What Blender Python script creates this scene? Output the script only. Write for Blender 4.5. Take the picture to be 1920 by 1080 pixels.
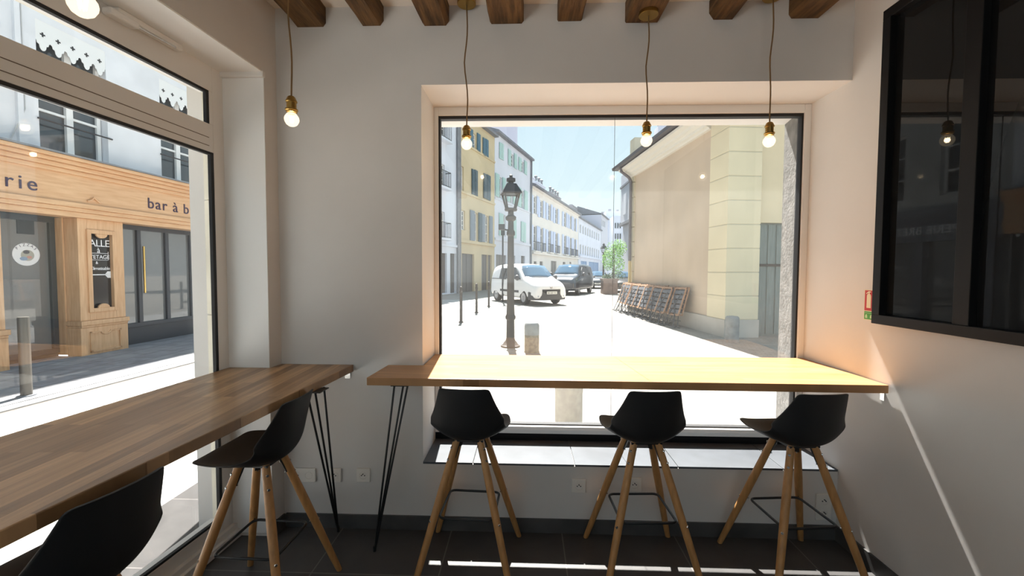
import bpy, bmesh, math, random
from mathutils import Vector, Matrix
random.seed(7)
scene = bpy.context.scene
for o in list(bpy.data.objects):
    bpy.data.objects.remove(o, do_unlink=True)
C = scene.collection

# ------------------------------------------------------------------ camera
F = 800.0                      # focal length in pixels of the 1920 px wide frame
EYE = Vector((0, 0, 1.5))
YAW, PITCH, ROLL = math.radians(-1.914), math.radians(-2.447), math.radians(0.214)

def rot_cam():
    cy, sy, cp, sp, cr, sr = math.cos(YAW), math.sin(YAW), math.cos(PITCH), math.sin(PITCH), math.cos(ROLL), math.sin(ROLL)
    A = Matrix(((cy, -sy, 0), (sy, cy, 0), (0, 0, 1)))
    B = Matrix(((1, 0, 0), (0, cp, sp), (0, -sp, cp)))
    K = Matrix(((1, 0, 0), (0, 0, -1), (0, 1, 0)))
    D = Matrix(((cr, -sr, 0), (sr, cr, 0), (0, 0, 1)))
    return D @ K @ B @ A

CM = rot_cam()
CMT = CM.transposed()
cam_data = bpy.data.cameras.new('camera')
cam_data.sensor_width = 36.0
cam_data.lens = F / 1920.0 * 36.0
cam_data.clip_start = 0.02
cam_data.clip_end = 500
cam = bpy.data.objects.new('camera', cam_data)
C.objects.link(cam)
Rw = Matrix((CM[0], -CM[1], -CM[2])).transposed()
cam.matrix_world = Matrix.Translation(EYE) @ Rw.to_4x4()
scene.camera = cam

# ------------------------------------------------------------------ world, sun, exposure
SUN_AZ, SUN_SLOPE = math.radians(-5.3), 1.503
world = bpy.data.worlds.new('sky')
scene.world = world
world.use_nodes = True
wn, wl_ = world.node_tree.nodes, world.node_tree.links
wn.clear()
tc = wn.new('ShaderNodeTexCoord')
sx = wn.new('ShaderNodeSeparateXYZ')
ramp = wn.new('ShaderNodeValToRGB')
ramp.color_ramp.elements[0].position = 0.0
ramp.color_ramp.elements[0].color = (0.92, 1.0, 1.0, 1)
ramp.color_ramp.elements[1].position = 0.5
ramp.color_ramp.elements[1].color = (0.56, 0.80, 0.98, 1)
e = ramp.color_ramp.elements.new(0.12)
e.color = (0.80, 0.97, 1.0, 1)
bg = wn.new('ShaderNodeBackground')
bg.inputs['Strength'].default_value = 1.08
wo = wn.new('ShaderNodeOutputWorld')
wl_.new(tc.outputs['Generated'], sx.inputs[0])
wl_.new(sx.outputs['Z'], ramp.inputs['Fac'])
wl_.new(ramp.outputs['Color'], bg.inputs['Color'])
wl_.new(bg.outputs[0], wo.inputs[0])

sun_data = bpy.data.lights.new('sun', 'SUN')
sun_data.energy = 23.0
sun_data.angle = math.radians(0.53)
sun_data.color = (1.0, 0.965, 0.90)
sun = bpy.data.objects.new('sun', sun_data)
C.objects.link(sun)
to_sun = Vector((math.sin(SUN_AZ), math.cos(SUN_AZ), SUN_SLOPE * math.cos(SUN_AZ))).normalized()
sun.rotation_euler = to_sun.to_track_quat('Z', 'Y').to_euler()
sun.location = (0, 30, 40)

scene.view_settings.view_transform = 'Standard'
scene.view_settings.look = 'None'
scene.view_settings.exposure = 0.0
scene.view_settings.gamma = 1.0
scene.view_settings.use_curve_mapping = False
scene.cycles.max_bounces = 10
scene.cycles.diffuse_bounces = 7
scene.cycles.glossy_bounces = 5
scene.cycles.transparent_max_bounces = 16
scene.cycles.caustics_reflective = False
scene.cycles.caustics_refractive = False
scene.cycles.sample_clamp_indirect = 6.0

# ------------------------------------------------------------------ pixel rays onto real planes (1920 x 1080 frame)
def ray(x, y):
    return CMT @ Vector(((x - 960) / F, (y - 540) / F, 1.0))

def onz(x, y, z):
    r = ray(x, y)
    return EYE + r * ((z - EYE.z) / r.z)

def ony(x, y, Y):
    r = ray(x, y)
    return EYE + r * (Y / r.y)

def onx(x, y, X):
    r = ray(x, y)
    return EYE + r * (X / r.x)

def onp(x, y, p0, n):
    r = ray(x, y)
    return EYE + r * ((Vector(p0) - EYE).dot(n) / r.dot(n))

# ------------------------------------------------------------------ mesh helpers
WM = {}                        # world matrix of every parent

def wm(o):
    return WM.get(o.name, Matrix.Identity(4)) if o else Matrix.Identity(4)

def meta(o, label=None, cat=None, group=None, kind=None):
    if label: o['label'] = label
    if cat: o['category'] = cat
    if group: o['group'] = group
    if kind: o['kind'] = kind
    return o

def thing(name, label, cat, loc=(0, 0, 0), rz=0.0, group=None, kind=None):
    o = bpy.data.objects.new(name, None)
    o.empty_display_size = 0.1
    C.objects.link(o)
    o.location = loc
    o.rotation_euler = (0, 0, rz)
    WM[o.name] = Matrix.Translation(Vector(loc)) @ Matrix.Rotation(rz, 4, 'Z')
    return meta(o, label, cat, group, kind)

class MB:
    def __init__(s):
        s.v, s.f = [], []

    def add(s, vs, fs, M=None):
        n = len(s.v)
        s.v += [tuple(M @ Vector(p)) if M else tuple(p) for p in vs]
        s.f += [tuple(i + n for i in f) for f in fs]
        return s

    def box(s, x0, x1, y0, y1, z0, z1, M=None):
        vs = [(x0, y0, z0), (x1, y0, z0), (x1, y1, z0), (x0, y1, z0), (x0, y0, z1), (x1, y0, z1), (x1, y1, z1), (x0, y1, z1)]
        fs = [(0, 3, 2, 1), (4, 5, 6, 7), (0, 1, 5, 4), (1, 2, 6, 5), (2, 3, 7, 6), (3, 0, 4, 7)]
        return s.add(vs, fs, M)

    def prism(s, poly, z0, z1, M=None):
        """poly in xy (counter clockwise), extruded from z0 to z1"""
        n = len(poly)
        vs = [(x, y, z0) for x, y in poly] + [(x, y, z1) for x, y in poly]
        fs = [tuple(range(n - 1, -1, -1)), tuple(range(n, 2 * n))]
        fs += [(i, (i + 1) % n, n + (i + 1) % n, n + i) for i in range(n)]
        return s.add(vs, fs, M)

    def bar(s, a, b, w, h=None, up=(0, 0, 1)):
        """rectangular bar from a to b, w across, h along up"""
        a, b = Vector(a), Vector(b)
        h = h or w
        d = (b - a)
        L = d.length
        d.normalize()
        u = Vector(up)
        if abs(d.dot(u)) > 0.98:
            u = Vector((0, 1, 0))
        x = d.cross(u).normalized()
        u = x.cross(d)
        M = Matrix((x, d, u)).transposed().to_4x4()
        M.translation = a
        return s.box(-w / 2, w / 2, 0, L, -h / 2, h / 2, M)

    def tube(s, pts, r, n=10, caps=True):
        pts = [Vector(p) for p in pts]
        rs = r if isinstance(r, (list, tuple)) else [r] * len(pts)
        rings = []
        prev = None
        for i, p in enumerate(pts):
            if i == 0: d = pts[1] - p
            elif i == len(pts) - 1: d = p - pts[i - 1]
            else: d = (pts[i + 1] - p).normalized() + (p - pts[i - 1]).normalized()
            d.normalize()
            if prev is None:
                u = Vector((0, 0, 1)) if abs(d.z) < 0.95 else Vector((1, 0, 0))
                x = d.cross(u).normalized()
            else:
                x = (prev - d * prev.dot(d)).normalized()
            prev = x
            y = d.cross(x)
            rings.append([p + (x * math.cos(t) + y * math.sin(t)) * rs[i] for t in [2 * math.pi * k / n for k in range(n)]])
        vs = [v for ring in rings for v in ring]
        fs = []
        for i in range(len(rings) - 1):
            for k in range(n):
                fs.append((i * n + k, i * n + (k + 1) % n, (i + 1) * n + (k + 1) % n, (i + 1) * n + k))
        if caps:
            fs.append(tuple(range(n - 1, -1, -1)))
            fs.append(tuple((len(rings) - 1) * n + k for k in range(n)))
        return s.add(vs, fs)

    def lathe(s, prof, c=(0, 0, 0), n=20, M=None):
        """prof: list of (r, z)"""
        vs, fs = [], []
        for r, z in prof:
            for k in range(n):
                t = 2 * math.pi * k / n
                vs.append((c[0] + r * math.cos(t), c[1] + r * math.sin(t), c[2] + z))
        for i in range(len(prof) - 1):
            for k in range(n):
                fs.append((i * n + k, i * n + (k + 1) % n, (i + 1) * n + (k + 1) % n, (i + 1) * n + k))
        if prof[0][0] > 1e-5: fs.append(tuple(range(n - 1, -1, -1)))
        if prof[-1][0] > 1e-5: fs.append(tuple((len(prof) - 1) * n + k for k in range(n)))
        return s.add(vs, fs, M)

    def ball(s, c, r, n=12, m=8, sz=1.0):
        prof = [(max(1e-6, r * math.sin(math.pi * i / m)), -r * sz * math.cos(math.pi * i / m)) for i in range(m + 1)]
        return s.lathe(prof, c, n)

    def build(s, name, mat, parent=None, smooth=False, bevel=0.0, label=None, kind=None, local=False, subsurf=0, solid=0.0):
        me = bpy.data.meshes.new(name)
        vs = s.v
        if parent is not None and not local:
            Mi = wm(parent).inverted()
            vs = [tuple(Mi @ Vector(p)) for p in vs]
        me.from_pydata(vs, [], s.f)
        bm = bmesh.new()
        bm.from_mesh(me)
        bmesh.ops.recalc_face_normals(bm, faces=bm.faces)
        bm.to_mesh(me)
        bm.free()
        me.materials.append(mat)
        if smooth:
            me.polygons.foreach_set('use_smooth', [True] * len(me.polygons))
        o = bpy.data.objects.new(name, me)
        C.objects.link(o)
        if parent is not None:
            o.parent = parent
            WM[o.name] = wm(parent)
        if solid:
            m = o.modifiers.new('solid', 'SOLIDIFY'); m.thickness = solid; m.offset = 0
        if bevel:
            m = o.modifiers.new('bevel', 'BEVEL'); m.width = bevel; m.segments = 2; m.limit_method = 'ANGLE'
        if subsurf:
            m = o.modifiers.new('sub', 'SUBSURF'); m.levels = subsurf; m.render_levels = subsurf
        if smooth == 'auto':
            m = o.modifiers.new('edges', 'EDGE_SPLIT'); m.split_angle = math.radians(35)
        if label: o['label'] = label
        if kind: o['kind'] = kind
        return o

def children(o):
    return [c for c in bpy.data.objects if c.parent == o]

def dup(src, loc, rz, label, group=None):
    r = src.copy(); C.objects.link(r)
    r.location = loc; r.rotation_euler = (0, 0, rz)
    r['label'] = label
    if group: r['group'] = group
    for ch in children(src):
        c = ch.copy(); C.objects.link(c); c.parent = r
        for g in children(ch):
            d = g.copy(); C.objects.link(d); d.parent = c
    return r

def text(body, name, mt_, parent, origin, xd, yd, size, extrude=0.004, align='LEFT', spacing=1.0, kind=None):
    cu = bpy.data.curves.new(name, 'FONT')
    cu.body = body; cu.size = size; cu.extrude = extrude
    cu.align_x = align; cu.space_character = spacing
    cu.materials.append(mt_)
    tmp = bpy.data.objects.new(name + '_curve', cu)
    C.objects.link(tmp)
    dg = bpy.context.evaluated_depsgraph_get()
    me = bpy.data.meshes.new_from_object(tmp.evaluated_get(dg))
    bpy.data.objects.remove(tmp, do_unlink=True)
    me.name = name
    if not me.materials: me.materials.append(mt_)
    o = bpy.data.objects.new(name, me)
    C.objects.link(o)
    xd = Vector(xd).normalized(); yd = Vector(yd).normalized()
    M = Matrix((xd, yd, xd.cross(yd))).transposed().to_4x4()
    M.translation = Vector(origin)
    if parent is not None:
        o.parent = parent
        M = wm(parent).inverted() @ M
    o.matrix_local = M
    if kind: o['kind'] = kind
    return o

# ------------------------------------------------------------------ materials
MATS = {}

def mat(name, col, rough=0.5, metal=0.0, var=0.0, scale=8.0, bump=0.0, bscale=40.0, spec=0.5, col2=None, stretch=None):
    """principled material with an optional two-tone noise and noise bump"""
    if name in MATS: return MATS[name]
    m = bpy.data.materials.new(name); m.use_nodes = True
    nt = m.node_tree; N, L = nt.nodes, nt.links
    b = N['Principled BSDF']
    b.inputs['Roughness'].default_value = rough
    b.inputs['Metallic'].default_value = metal
    b.inputs['Specular IOR Level'].default_value = spec
    t = N.new('ShaderNodeTexCoord')
    mp = N.new('ShaderNodeMapping')
    L.new(t.outputs['Object'], mp.inputs[0])
    if stretch: mp.inputs['Scale'].default_value = stretch
    if var or col2:
        n = N.new('ShaderNodeTexNoise'); n.inputs['Scale'].default_value = scale; n.inputs['Detail'].default_value = 5
        L.new(mp.outputs[0], n.inputs['Vector'])
        r = N.new('ShaderNodeValToRGB')
        c2 = col2 or tuple(min(1, c * (1 + var)) for c in col)
        c1 = col if col2 else tuple(c * (1 - var) for c in col)
        r.color_ramp.elements[0].position = 0.35; r.color_ramp.elements[1].position = 0.65
        r.color_ramp.elements[0].color = (*c1, 1); r.color_ramp.elements[1].color = (*c2, 1)
        L.new(n.outputs['Fac'], r.inputs['Fac']); L.new(r.outputs['Color'], b.inputs['Base Color'])
    else:
        b.inputs['Base Color'].default_value = (*col, 1)
    if bump:
        n2 = N.new('ShaderNodeTexNoise'); n2.inputs['Scale'].default_value = bscale; n2.inputs['Detail'].default_value = 6
        L.new(mp.outputs[0], n2.inputs['Vector'])
        bp = N.new('ShaderNodeBump'); bp.inputs['Strength'].default_value = bump; bp.inputs['Distance'].default_value = 0.01
        L.new(n2.outputs['Fac'], bp.inputs['Height']); L.new(bp.outputs[0], b.inputs['Normal'])
    MATS[name] = m
    return m

def brick_mat(name, c1, c2, mortar, bw, rh, ms, rough, offset=0.5, rotz=0.0, shift=(0, 0, 0), grain=0.0, gscale=(1, 1, 1), spec=0.5, bump=0.0, bias=0.0, coord='Object', rotx=0.0):
    m = bpy.data.materials.new(name); m.use_nodes = True
    N, L = m.node_tree.nodes, m.node_tree.links
    b = N['Principled BSDF']; b.inputs['Roughness'].default_value = rough; b.inputs['Specular IOR Level'].default_value = spec
    t = N.new('ShaderNodeTexCoord'); mp = N.new('ShaderNodeMapping')
    mp.inputs['Rotation'].default_value = (rotx, 0, rotz); mp.inputs['Location'].default_value = shift
    L.new(t.outputs[coord], mp.inputs[0])
    br = N.new('ShaderNodeTexBrick')
    br.inputs['Scale'].default_value = 1.0
    br.inputs['Brick Width'].default_value = bw; br.inputs['Row Height'].default_value = rh
    br.inputs['Mortar Size'].default_value = ms; br.inputs['Mortar Smooth'].default_value = 0.1
    br.inputs['Bias'].default_value = bias
    br.offset = offset; br.squash = 1.0
    br.inputs['Color1'].default_value = (*c1, 1); br.inputs['Color2'].default_value = (*c2, 1); br.inputs['Mortar'].default_value = (*mortar, 1)
    L.new(mp.outputs[0], br.inputs['Vector'])
    out = br.outputs['Color']
    if grain:
        mp2 = N.new('ShaderNodeMapping'); mp2.inputs['Scale'].default_value = gscale
        L.new(mp.outputs[0], mp2.inputs[0])
        n = N.new('ShaderNodeTexNoise'); n.inputs['Scale'].default_value = 1.0; n.inputs['Detail'].default_value = 6; n.inputs['Distortion'].default_value = 0.6
        L.new(mp2.outputs[0], n.inputs['Vector'])
        mr = N.new('ShaderNodeMapRange'); mr.inputs['To Min'].default_value = 1 - grain; mr.inputs['To Max'].default_value = 1 + grain
        mr.inputs['From Min'].default_value = 0.3; mr.inputs['From Max'].default_value = 0.7
        L.new(n.outputs['Fac'], mr.inputs[0])
        mx = N.new('ShaderNodeMix'); mx.data_type = 'RGBA'; mx.blend_type = 'MULTIPLY'; mx.inputs['Factor'].default_value = 1.0
        L.new(out, mx.inputs['A']); L.new(mr.outputs[0], mx.inputs['B'])
        out = mx.outputs['Result']
    L.new(out, b.inputs['Base Color'])
    if bump:
        bp = N.new('ShaderNodeBump'); bp.inputs['Strength'].default_value = bump; bp.inputs['Distance'].default_value = 0.006
        bp.invert = True
        L.new(br.outputs['Fac'], bp.inputs['Height']); L.new(bp.outputs[0], b.inputs['Normal'])
    MATS[name] = m
    return m

def glass_mat(name, tint=(1, 1, 1), dust=0.0, dust_scale=2.0, rough=0.0):
    """thin pane: clear transmission, Fresnel mirror, a light film of dust"""
    m = bpy.data.materials.new(name); m.use_nodes = True
    N, L = m.node_tree.nodes, m.node_tree.links
    N.remove(N['Principled BSDF'])
    geo = N.new('ShaderNodeNewGeometry')
    ma = N.new('ShaderNodeMath'); ma.operation = 'MULTIPLY_ADD'
    ma.inputs[1].default_value = 1 / 1.5 - 1.5; ma.inputs[2].default_value = 1.5
    L.new(geo.outputs['Backfacing'], ma.inputs[0])
    fr = N.new('ShaderNodeFresnel'); L.new(ma.outputs[0], fr.inputs['IOR'])
    tr = N.new('ShaderNodeBsdfTransparent'); tr.inputs['Color'].default_value = (*tint, 1)
    gl = N.new('ShaderNodeBsdfGlossy'); gl.inputs['Roughness'].default_value = rough
    mix = N.new('ShaderNodeMixShader')
    L.new(fr.outputs[0], mix.inputs[0]); L.new(tr.outputs[0], mix.inputs[1]); L.new(gl.outputs[0], mix.inputs[2])
    out = mix.outputs[0]
    if dust:
        t = N.new('ShaderNodeTexCoord')
        n = N.new('ShaderNodeTexNoise'); n.inputs['Scale'].default_value = dust_scale; n.inputs['Detail'].default_value = 4; n.inputs['Distortion'].default_value = 1.5
        L.new(t.outputs['Object'], n.inputs['Vector'])
        v = N.new('ShaderNodeTexVoronoi'); v.inputs['Scale'].default_value = 28
        L.new(t.outputs['Object'], v.inputs['Vector'])
        sp = N.new('ShaderNodeMath'); sp.operation = 'LESS_THAN'; sp.inputs[1].default_value = 0.055
        L.new(v.outputs['Distance'], sp.inputs[0])
        s2 = N.new('ShaderNodeMath'); s2.operation = 'MULTIPLY'; s2.inputs[1].default_value = 0.12
        L.new(sp.outputs[0], s2.inputs[0])
        mr = N.new('ShaderNodeMapRange'); mr.inputs['From Min'].default_value = 0.3; mr.inputs['From Max'].default_value = 0.75
        mr.inputs['To Min'].default_value = dust * 0.35; mr.inputs['To Max'].default_value = dust * 1.5
        L.new(n.outputs['Fac'], mr.inputs[0])
        ad = N.new('ShaderNodeMath'); ad.operation = 'ADD'
        L.new(mr.outputs[0], ad.inputs[0]); L.new(s2.outputs[0], ad.inputs[1])
        tl = N.new('ShaderNodeBsdfTranslucent'); tl.inputs['Color'].default_value = (0.9, 0.9, 0.88, 1)
        mx = N.new('ShaderNodeMixShader')
        L.new(ad.outputs[0], mx.inputs[0]); L.new(out, mx.inputs[1]); L.new(tl.outputs[0], mx.inputs[2])
        out = mx.outputs[0]
    L.new(out, N['Material Output'].inputs['Surface'])
    MATS[name] = m
    return m

def emit_mat(name, col, strength, clear=0.0):
    m = bpy.data.materials.new(name); m.use_nodes = True
    N, L = m.node_tree.nodes, m.node_tree.links
    N.remove(N['Principled BSDF'])
    em = N.new('ShaderNodeEmission'); em.inputs['Color'].default_value = (*col, 1); em.inputs['Strength'].default_value = strength
    out = em.outputs[0]
    if clear:
        tr = N.new('ShaderNodeBsdfTransparent'); mx = N.new('ShaderNodeMixShader'); mx.inputs[0].default_value = clear
        L.new(em.outputs[0], mx.inputs[1]); L.new(tr.outputs[0], mx.inputs[2]); out = mx.outputs[0]
    L.new(out, N['Material Output'].inputs['Surface'])
    MATS[name] = m
    return m

plaster = mat('wall_plaster', (0.70, 0.682, 0.66), 0.85, var=0.02, scale=3, bump=0.02, bscale=60)
white_paint = mat('white_frame_paint', (0.80, 0.785, 0.76), 0.45)
ceiling_m = mat('ceiling_plaster', (0.80, 0.77, 0.72), 0.9)
gasket = mat('black_gasket', (0.008, 0.008, 0.010), 0.6)
black_metal = mat('black_metal', (0.012, 0.012, 0.013), 0.38, spec=0.5)
black_paint = mat('black_window_steel', (0.007, 0.007, 0.008), 0.5, spec=0.2)
shell_m = mat('black_plastic_shell', (0.009, 0.009, 0.010), 0.55, bump=0.05, bscale=300)
steel = mat('bright_screw_steel', (0.75, 0.74, 0.72), 0.25, metal=1.0)
brass = mat('aged_brass', (0.42, 0.27, 0.08), 0.35, metal=1.0)
cord_m = mat('brown_fabric_cord', (0.22, 0.125, 0.045), 0.8, bump=0.5, bscale=500)
beech = mat('beech_leg_wood', (0.47, 0.24, 0.085), 0.42, var=0.14, scale=9, stretch=(6, 6, 0.6))
socket_m = mat('white_socket_plastic', (0.82, 0.79, 0.74), 0.35)
dark_hole = mat('dark_socket_hole', (0.03, 0.03, 0.03), 0.6)
beam_m = mat('old_oak_beam', (0.055, 0.028, 0.010), 0.85, col2=(0.17, 0.092, 0.032), scale=5, stretch=(8, 0.9, 8), bump=0.6, bscale=22)
oak_back = brick_mat('oak_worktop_along_x', (0.48, 0.255, 0.112), (0.40, 0.20, 0.082), (0.30, 0.15, 0.06), 0.62, 0.043, 0.0004, 0.36, offset=0.37, grain=0.22, gscale=(3, 60, 1))
oak_left = brick_mat('oak_worktop_along_y', (0.50, 0.30, 0.15), (0.22, 0.118, 0.05), (0.20, 0.10, 0.04), 0.55, 0.046, 0.0004, 0.34, offset=0.41, rotz=math.radians(86.5), grain=0.24, gscale=(3, 60, 1))
tile_m = brick_mat('dark_slate_floor_tile', (0.058, 0.056, 0.056), (0.068, 0.065, 0.064), (0.16, 0.15, 0.145), 0.632, 0.632, 0.0035, 0.42, offset=0.0, shift=(0.422 + 0.632 * 10, -2.012 + 0.632 * 10, 0), grain=0.18, gscale=(6, 6, 6))
skirt_m = mat('dark_slate_skirting', (0.075, 0.073, 0.072), 0.45, var=0.2, scale=7)
sill_m = mat('slate_sill_tile', (0.088, 0.098, 0.112), 0.4, var=0.12, scale=6)
pane_back = glass_mat('window_glass_back', dust=0.012, dust_scale=1.1)
pane_left = glass_mat('window_glass_left', dust=0.0)
stone_cream = mat('cream_jamb_stone', (0.72, 0.68, 0.57), 0.9, var=0.12, scale=4, bump=0.5, bscale=25)
stone_grey = mat('rough_grey_jamb_stone', (0.12, 0.118, 0.112), 0.95, col2=(0.21, 0.205, 0.195), scale=14, bump=0.45, bscale=50)
dark_glass = mat('glass_unlit_room_black', (0.010, 0.011, 0.012), 0.02, spec=0.3)  # black base stands in for the unlit room behind the panes

# ================================================================== THE ROOM
ZG = -0.05                     # street level, the room floor is z = 0
YB = 2.388                     # room face of the back wall
XR = 1.738                     # right wall
YX = 3.09                      # street face of the back wall
def lx(y, base=-1.402, y0=YB):  # the left wall runs 3.5 degrees off the right wall
    return base - 0.061 * (y0 - y)
def fx(y):                     # inner face of the left window frame
    return -1.640 - 0.061 * (2.27 - y)
YN = -2.6                      # open end of the room behind the camera

f = MB().box(-2.3, 2.3, YN, YX, ZG, 0.0)
meta(f.build('floor', tile_m), kind='structure')
c = MB().box(-2.4, 2.4, YN, YX, 2.945, 3.35)
meta(c.build('ceiling', ceiling_m), kind='structure')

w = MB()
w.prism([(-1.60, YB), (-0.587, YB), (-0.587, 2.80), (-0.72, YX), (-2.0, YX), (-1.80, YB)], 0, 2.95)
for za_, zb_ in ((2.52, 2.95), (0, 0.385)):
    w.prism([(-0.587, YB), (XR, YB), (XR, 2.80), (1.80, YX), (-0.72, YX), (-0.587, 2.80)], za_, zb_)
meta(w.build('wall_back', plaster), kind='structure')
w = MB()
w.prism([(XR, YN), (2.05, YN), (2.05, 2.799), (XR, 2.799)], 0, 2.95)
meta(w.build('wall_right', plaster), kind='structure')
# left wall: pier at the corner, header above the window, reveal
w = MB()
w.prism([(-1.411, 2.289), (lx(YB), YB + 0.02), (-1.84, YB + 0.02), (-1.84, 2.289)], 0, 2.95)
w.prism([(lx(YN), YN), (lx(2.289), 2.289), (-1.86, 2.289), (-2.06, YN)], 2.552, 2.95)
meta(w.build('wall_left', plaster), kind='structure')

w = MB()
w.box(-2.3, 2.05, YN - 0.2, YN, 0, 1.25)  # unseen parapet added to cut the light from the open end
meta(w.build('wall_light_block', plaster), kind='structure')
lit_liner = mat('reveal_white_for_light', (0.90, 0.90, 0.885), 0.55)  # reveal colour whitened to stand in for missing street light
w = MB()
w.box(-1.650, -1.4125, 2.285, 2.289, 0.02, 2.522)
w.prism([(lx(YN) - 0.002, YN), (lx(2.28) - 0.004, 2.28), (fx(2.28), 2.28), (fx(YN), YN)], 2.548, 2.552)
meta(w.build('trim_7', lit_liner), kind='structure', label='added lining of the left window reveal, whitened in place of street light', cat='window reveal')
# street side stone of the two openings
s = MB()
s.prism([(1.735, 2.76), (1.80, YX), (2.6, YX), (2.6, 2.76)], ZG, 3.6)
meta(s.build('trim_1', stone_grey), kind='structure', label='rough grey stone jamb outside the right edge of the big window', cat='stone jamb')
s = MB()
s.prism([(-0.9, 2.76), (1.8, 2.76), (1.8, YX + 0.02), (-0.9, YX + 0.02)], 2.572, 3.6)
meta(s.build('trim_2', stone_grey), kind='structure', label='grey stone lintel above the big back window', cat='stone lintel')
s = MB()
xo = [(-1.675, 2.235), (-1.93, 2.40), (-1.93, 3.5), (-1.675, 3.5)]
for z0, z1 in ((ZG, 0.66), (0.664, 1.246), (1.25, 1.87), (1.874, 3.6)):
    s.prism(xo, z0, z1)
meta(s.build('trim_3', stone_cream, bevel=0.004), kind='structure', label='cream stone pier outside the left window', cat='stone jamb')
s = MB()
s.prism([(fx(YN) - 0.10, YN), (fx(2.3) - 0.06, 2.3), (fx(2.3) - 0.24, 2.4), (fx(YN) - 0.24, YN)], 2.505, 3.6)
meta(s.build('trim_4', stone_cream), kind='structure', label='cream stone lintel above the left shop window', cat='stone lintel')

# skirting
b = MB()
b.box(-1.39, XR, YB - 0.011, YB, 0, 0.08)
meta(b.build('baseboard_back', skirt_m), kind='structure')
b = MB()
b.box(XR - 0.011, XR, YN, YB - 0.011, 0, 0.085)
meta(b.build('baseboard_right', skirt_m), kind='structure')
b = MB()
b.prism([(-1.411 + 0.01, 2.289), (lx(YB) + 0.011, YB - 0.011), (lx(YB), YB - 0.011), (-1.411, 2.285)], 0, 0.08)
meta(b.build('baseboard_left', skirt_m), kind='structure')

# sill of the big window: slate tiles
s = MB()
for i, (a, bb) in enumerate(((-0.587, -0.30), (-0.298, 0.28), (0.282, 0.86), (0.862, 1.44), (1.442, XR))):
    s.box(a, bb - 0.0015, YB - 0.002, 2.74, 0.385, 0.397)
meta(s.build('trim_5', sill_m, bevel=0.001), kind='structure', label='slate tile sill under the big back window', cat='window sill')

# ---- window_1 : big fixed window in the back wall
wd = thing('window_1', 'big fixed window with white frame above the right bar counter', 'window', (0.57, 2.74, 0.44), kind='structure')
X0, X1, Z0, Z1 = -0.560, 1.699, 0.497, 2.468
m = MB()
m.box(-0.587, X0, 2.71, 2.78, 0.445, 2.52)
m.box(X1, XR, 2.71, 2.78, 0.445, 2.52)
m.box(X0, X1, 2.71, 2.78, Z1, 2.52)
m.box(X0, X1, 2.71, 2.78, 0.445, Z0)
m.box(X0, X1, 2.695, 2.71, 0.472, Z0)
m.build('window_frame', white_paint, wd, bevel=0.003)
m = MB()
g = 0.018
m.box(X0, X0 + g * 0.6, 2.722, 2.765, Z0, Z1)
m.box(X1 - g * 0.6, X1, 2.722, 2.765, Z0, Z1)
m.box(X0 + g * 0.6, X1 - g * 0.6, 2.722, 2.765, Z1 - g, Z1)
m.box(X0 + g * 0.6, X1 - g * 0.6, 2.722, 2.765, Z0, Z0 + 0.008)
m.build('glazing_gasket', gasket, wd)
xs = ony(1150.5, 400, 2.744).x
for a, bb in ((X0 + 0.01, xs - 0.0008), (xs + 0.0008, X1 - 0.02)):
    MB().box(a, bb, 2.741, 2.747, Z0 + 0.006, Z1 - 0.015).build('pane', pane_back, wd)
MB().box(xs - 0.0008, xs + 0.0008, 2.741, 2.747, Z0 + 0.008, Z1 - 0.017).build('pane_joint', mat('grey_silicone', (0.10, 0.10, 0.11), 0.5), wd)
MB().box(-0.587, XR, 2.725, 2.79, 0.397, 0.445).build('sill_shadow_strip', black_paint, wd)  # black strip drawn for the dark gap and shadow over the sill

# ---- window_2 : shop window on the left with a fanlight above
wd = thing('window_2', 'white framed shop window with fanlight above the left bar counter', 'window', (fx(1.0), 1.0, 0.0), kind='structure')
def lbox(m, y0, y1, o0, o1, z0, z1):
    """box along the left frame line between y0 and y1, from offset o0 to o1 outwards (negative x)"""
    m.prism([(fx(y0) - o1, y0), (fx(y0) - o0, y0), (fx(y1) - o0, y1), (fx(y1) - o1, y1)], z0, z1)
YE = 2.289
m = MB()
lbox(m, 2.215, YE, 0.0, 0.035, 0.03, 2.552)           # right stile beside the pier
lbox(m, YN, 2.215, 0.0, 0.07, 2.42, 2.552)           # head
lbox(m, YN, 2.215, 0.0, 0.07, 2.106, 2.25)           # transom
lbox(m, 2.193, 2.215, 0.0, 0.035, 2.25, 2.42)
lbox(m, YN, 2.215, 0.0, 0.07, 0.03, 0.14)            # bottom rail
lbox(m, YN, YE, -0.025, 0.0, 0.03, 0.075)
lbox(m, YN, YE, -0.045, -0.025, 0.0, 0.045)
m.build('window_frame', white_paint, wd, bevel=0.003)
m = MB()
for z in (2.178, 2.136):
    lbox(m, YN, 2.185, -0.0015, 0.0, z - 0.0015, z + 0.0015)
m.build('groove_shade_line', mat('painted_groove_shade', (0.16, 0.12, 0.09), 0.8), wd)  # groove shade painted as thin dark strips on the frame face
m = MB()
gt = 0.014
lbox(m, YN, 2.193, 0.002, 0.02, 2.42 - gt, 2.42)
lbox(m, 2.177, 2.193, 0.002, 0.02, 2.25, 2.42 - gt)
lbox(m, YN, 2.215, 0.002, 0.02, 2.106 - gt, 2.106)
lbox(m, 2.197, 2.215, 0.002, 0.02, 0.14, 2.106 - gt)
lbox(m, YN, 2.197, 0.002, 0.02, 0.14, 0.152)
m.build('glazing_gasket', gasket, wd)
m = MB(); lbox(m, YN, 2.18, 0.010, 0.016, 2.25, 2.41); m.build('fanlight_pane', pane_left, wd)
m = MB(); lbox(m, YN, 2.20, 0.010, 0.016, 0.148, 2.098); m.build('pane', pane_left, wd)
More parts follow.
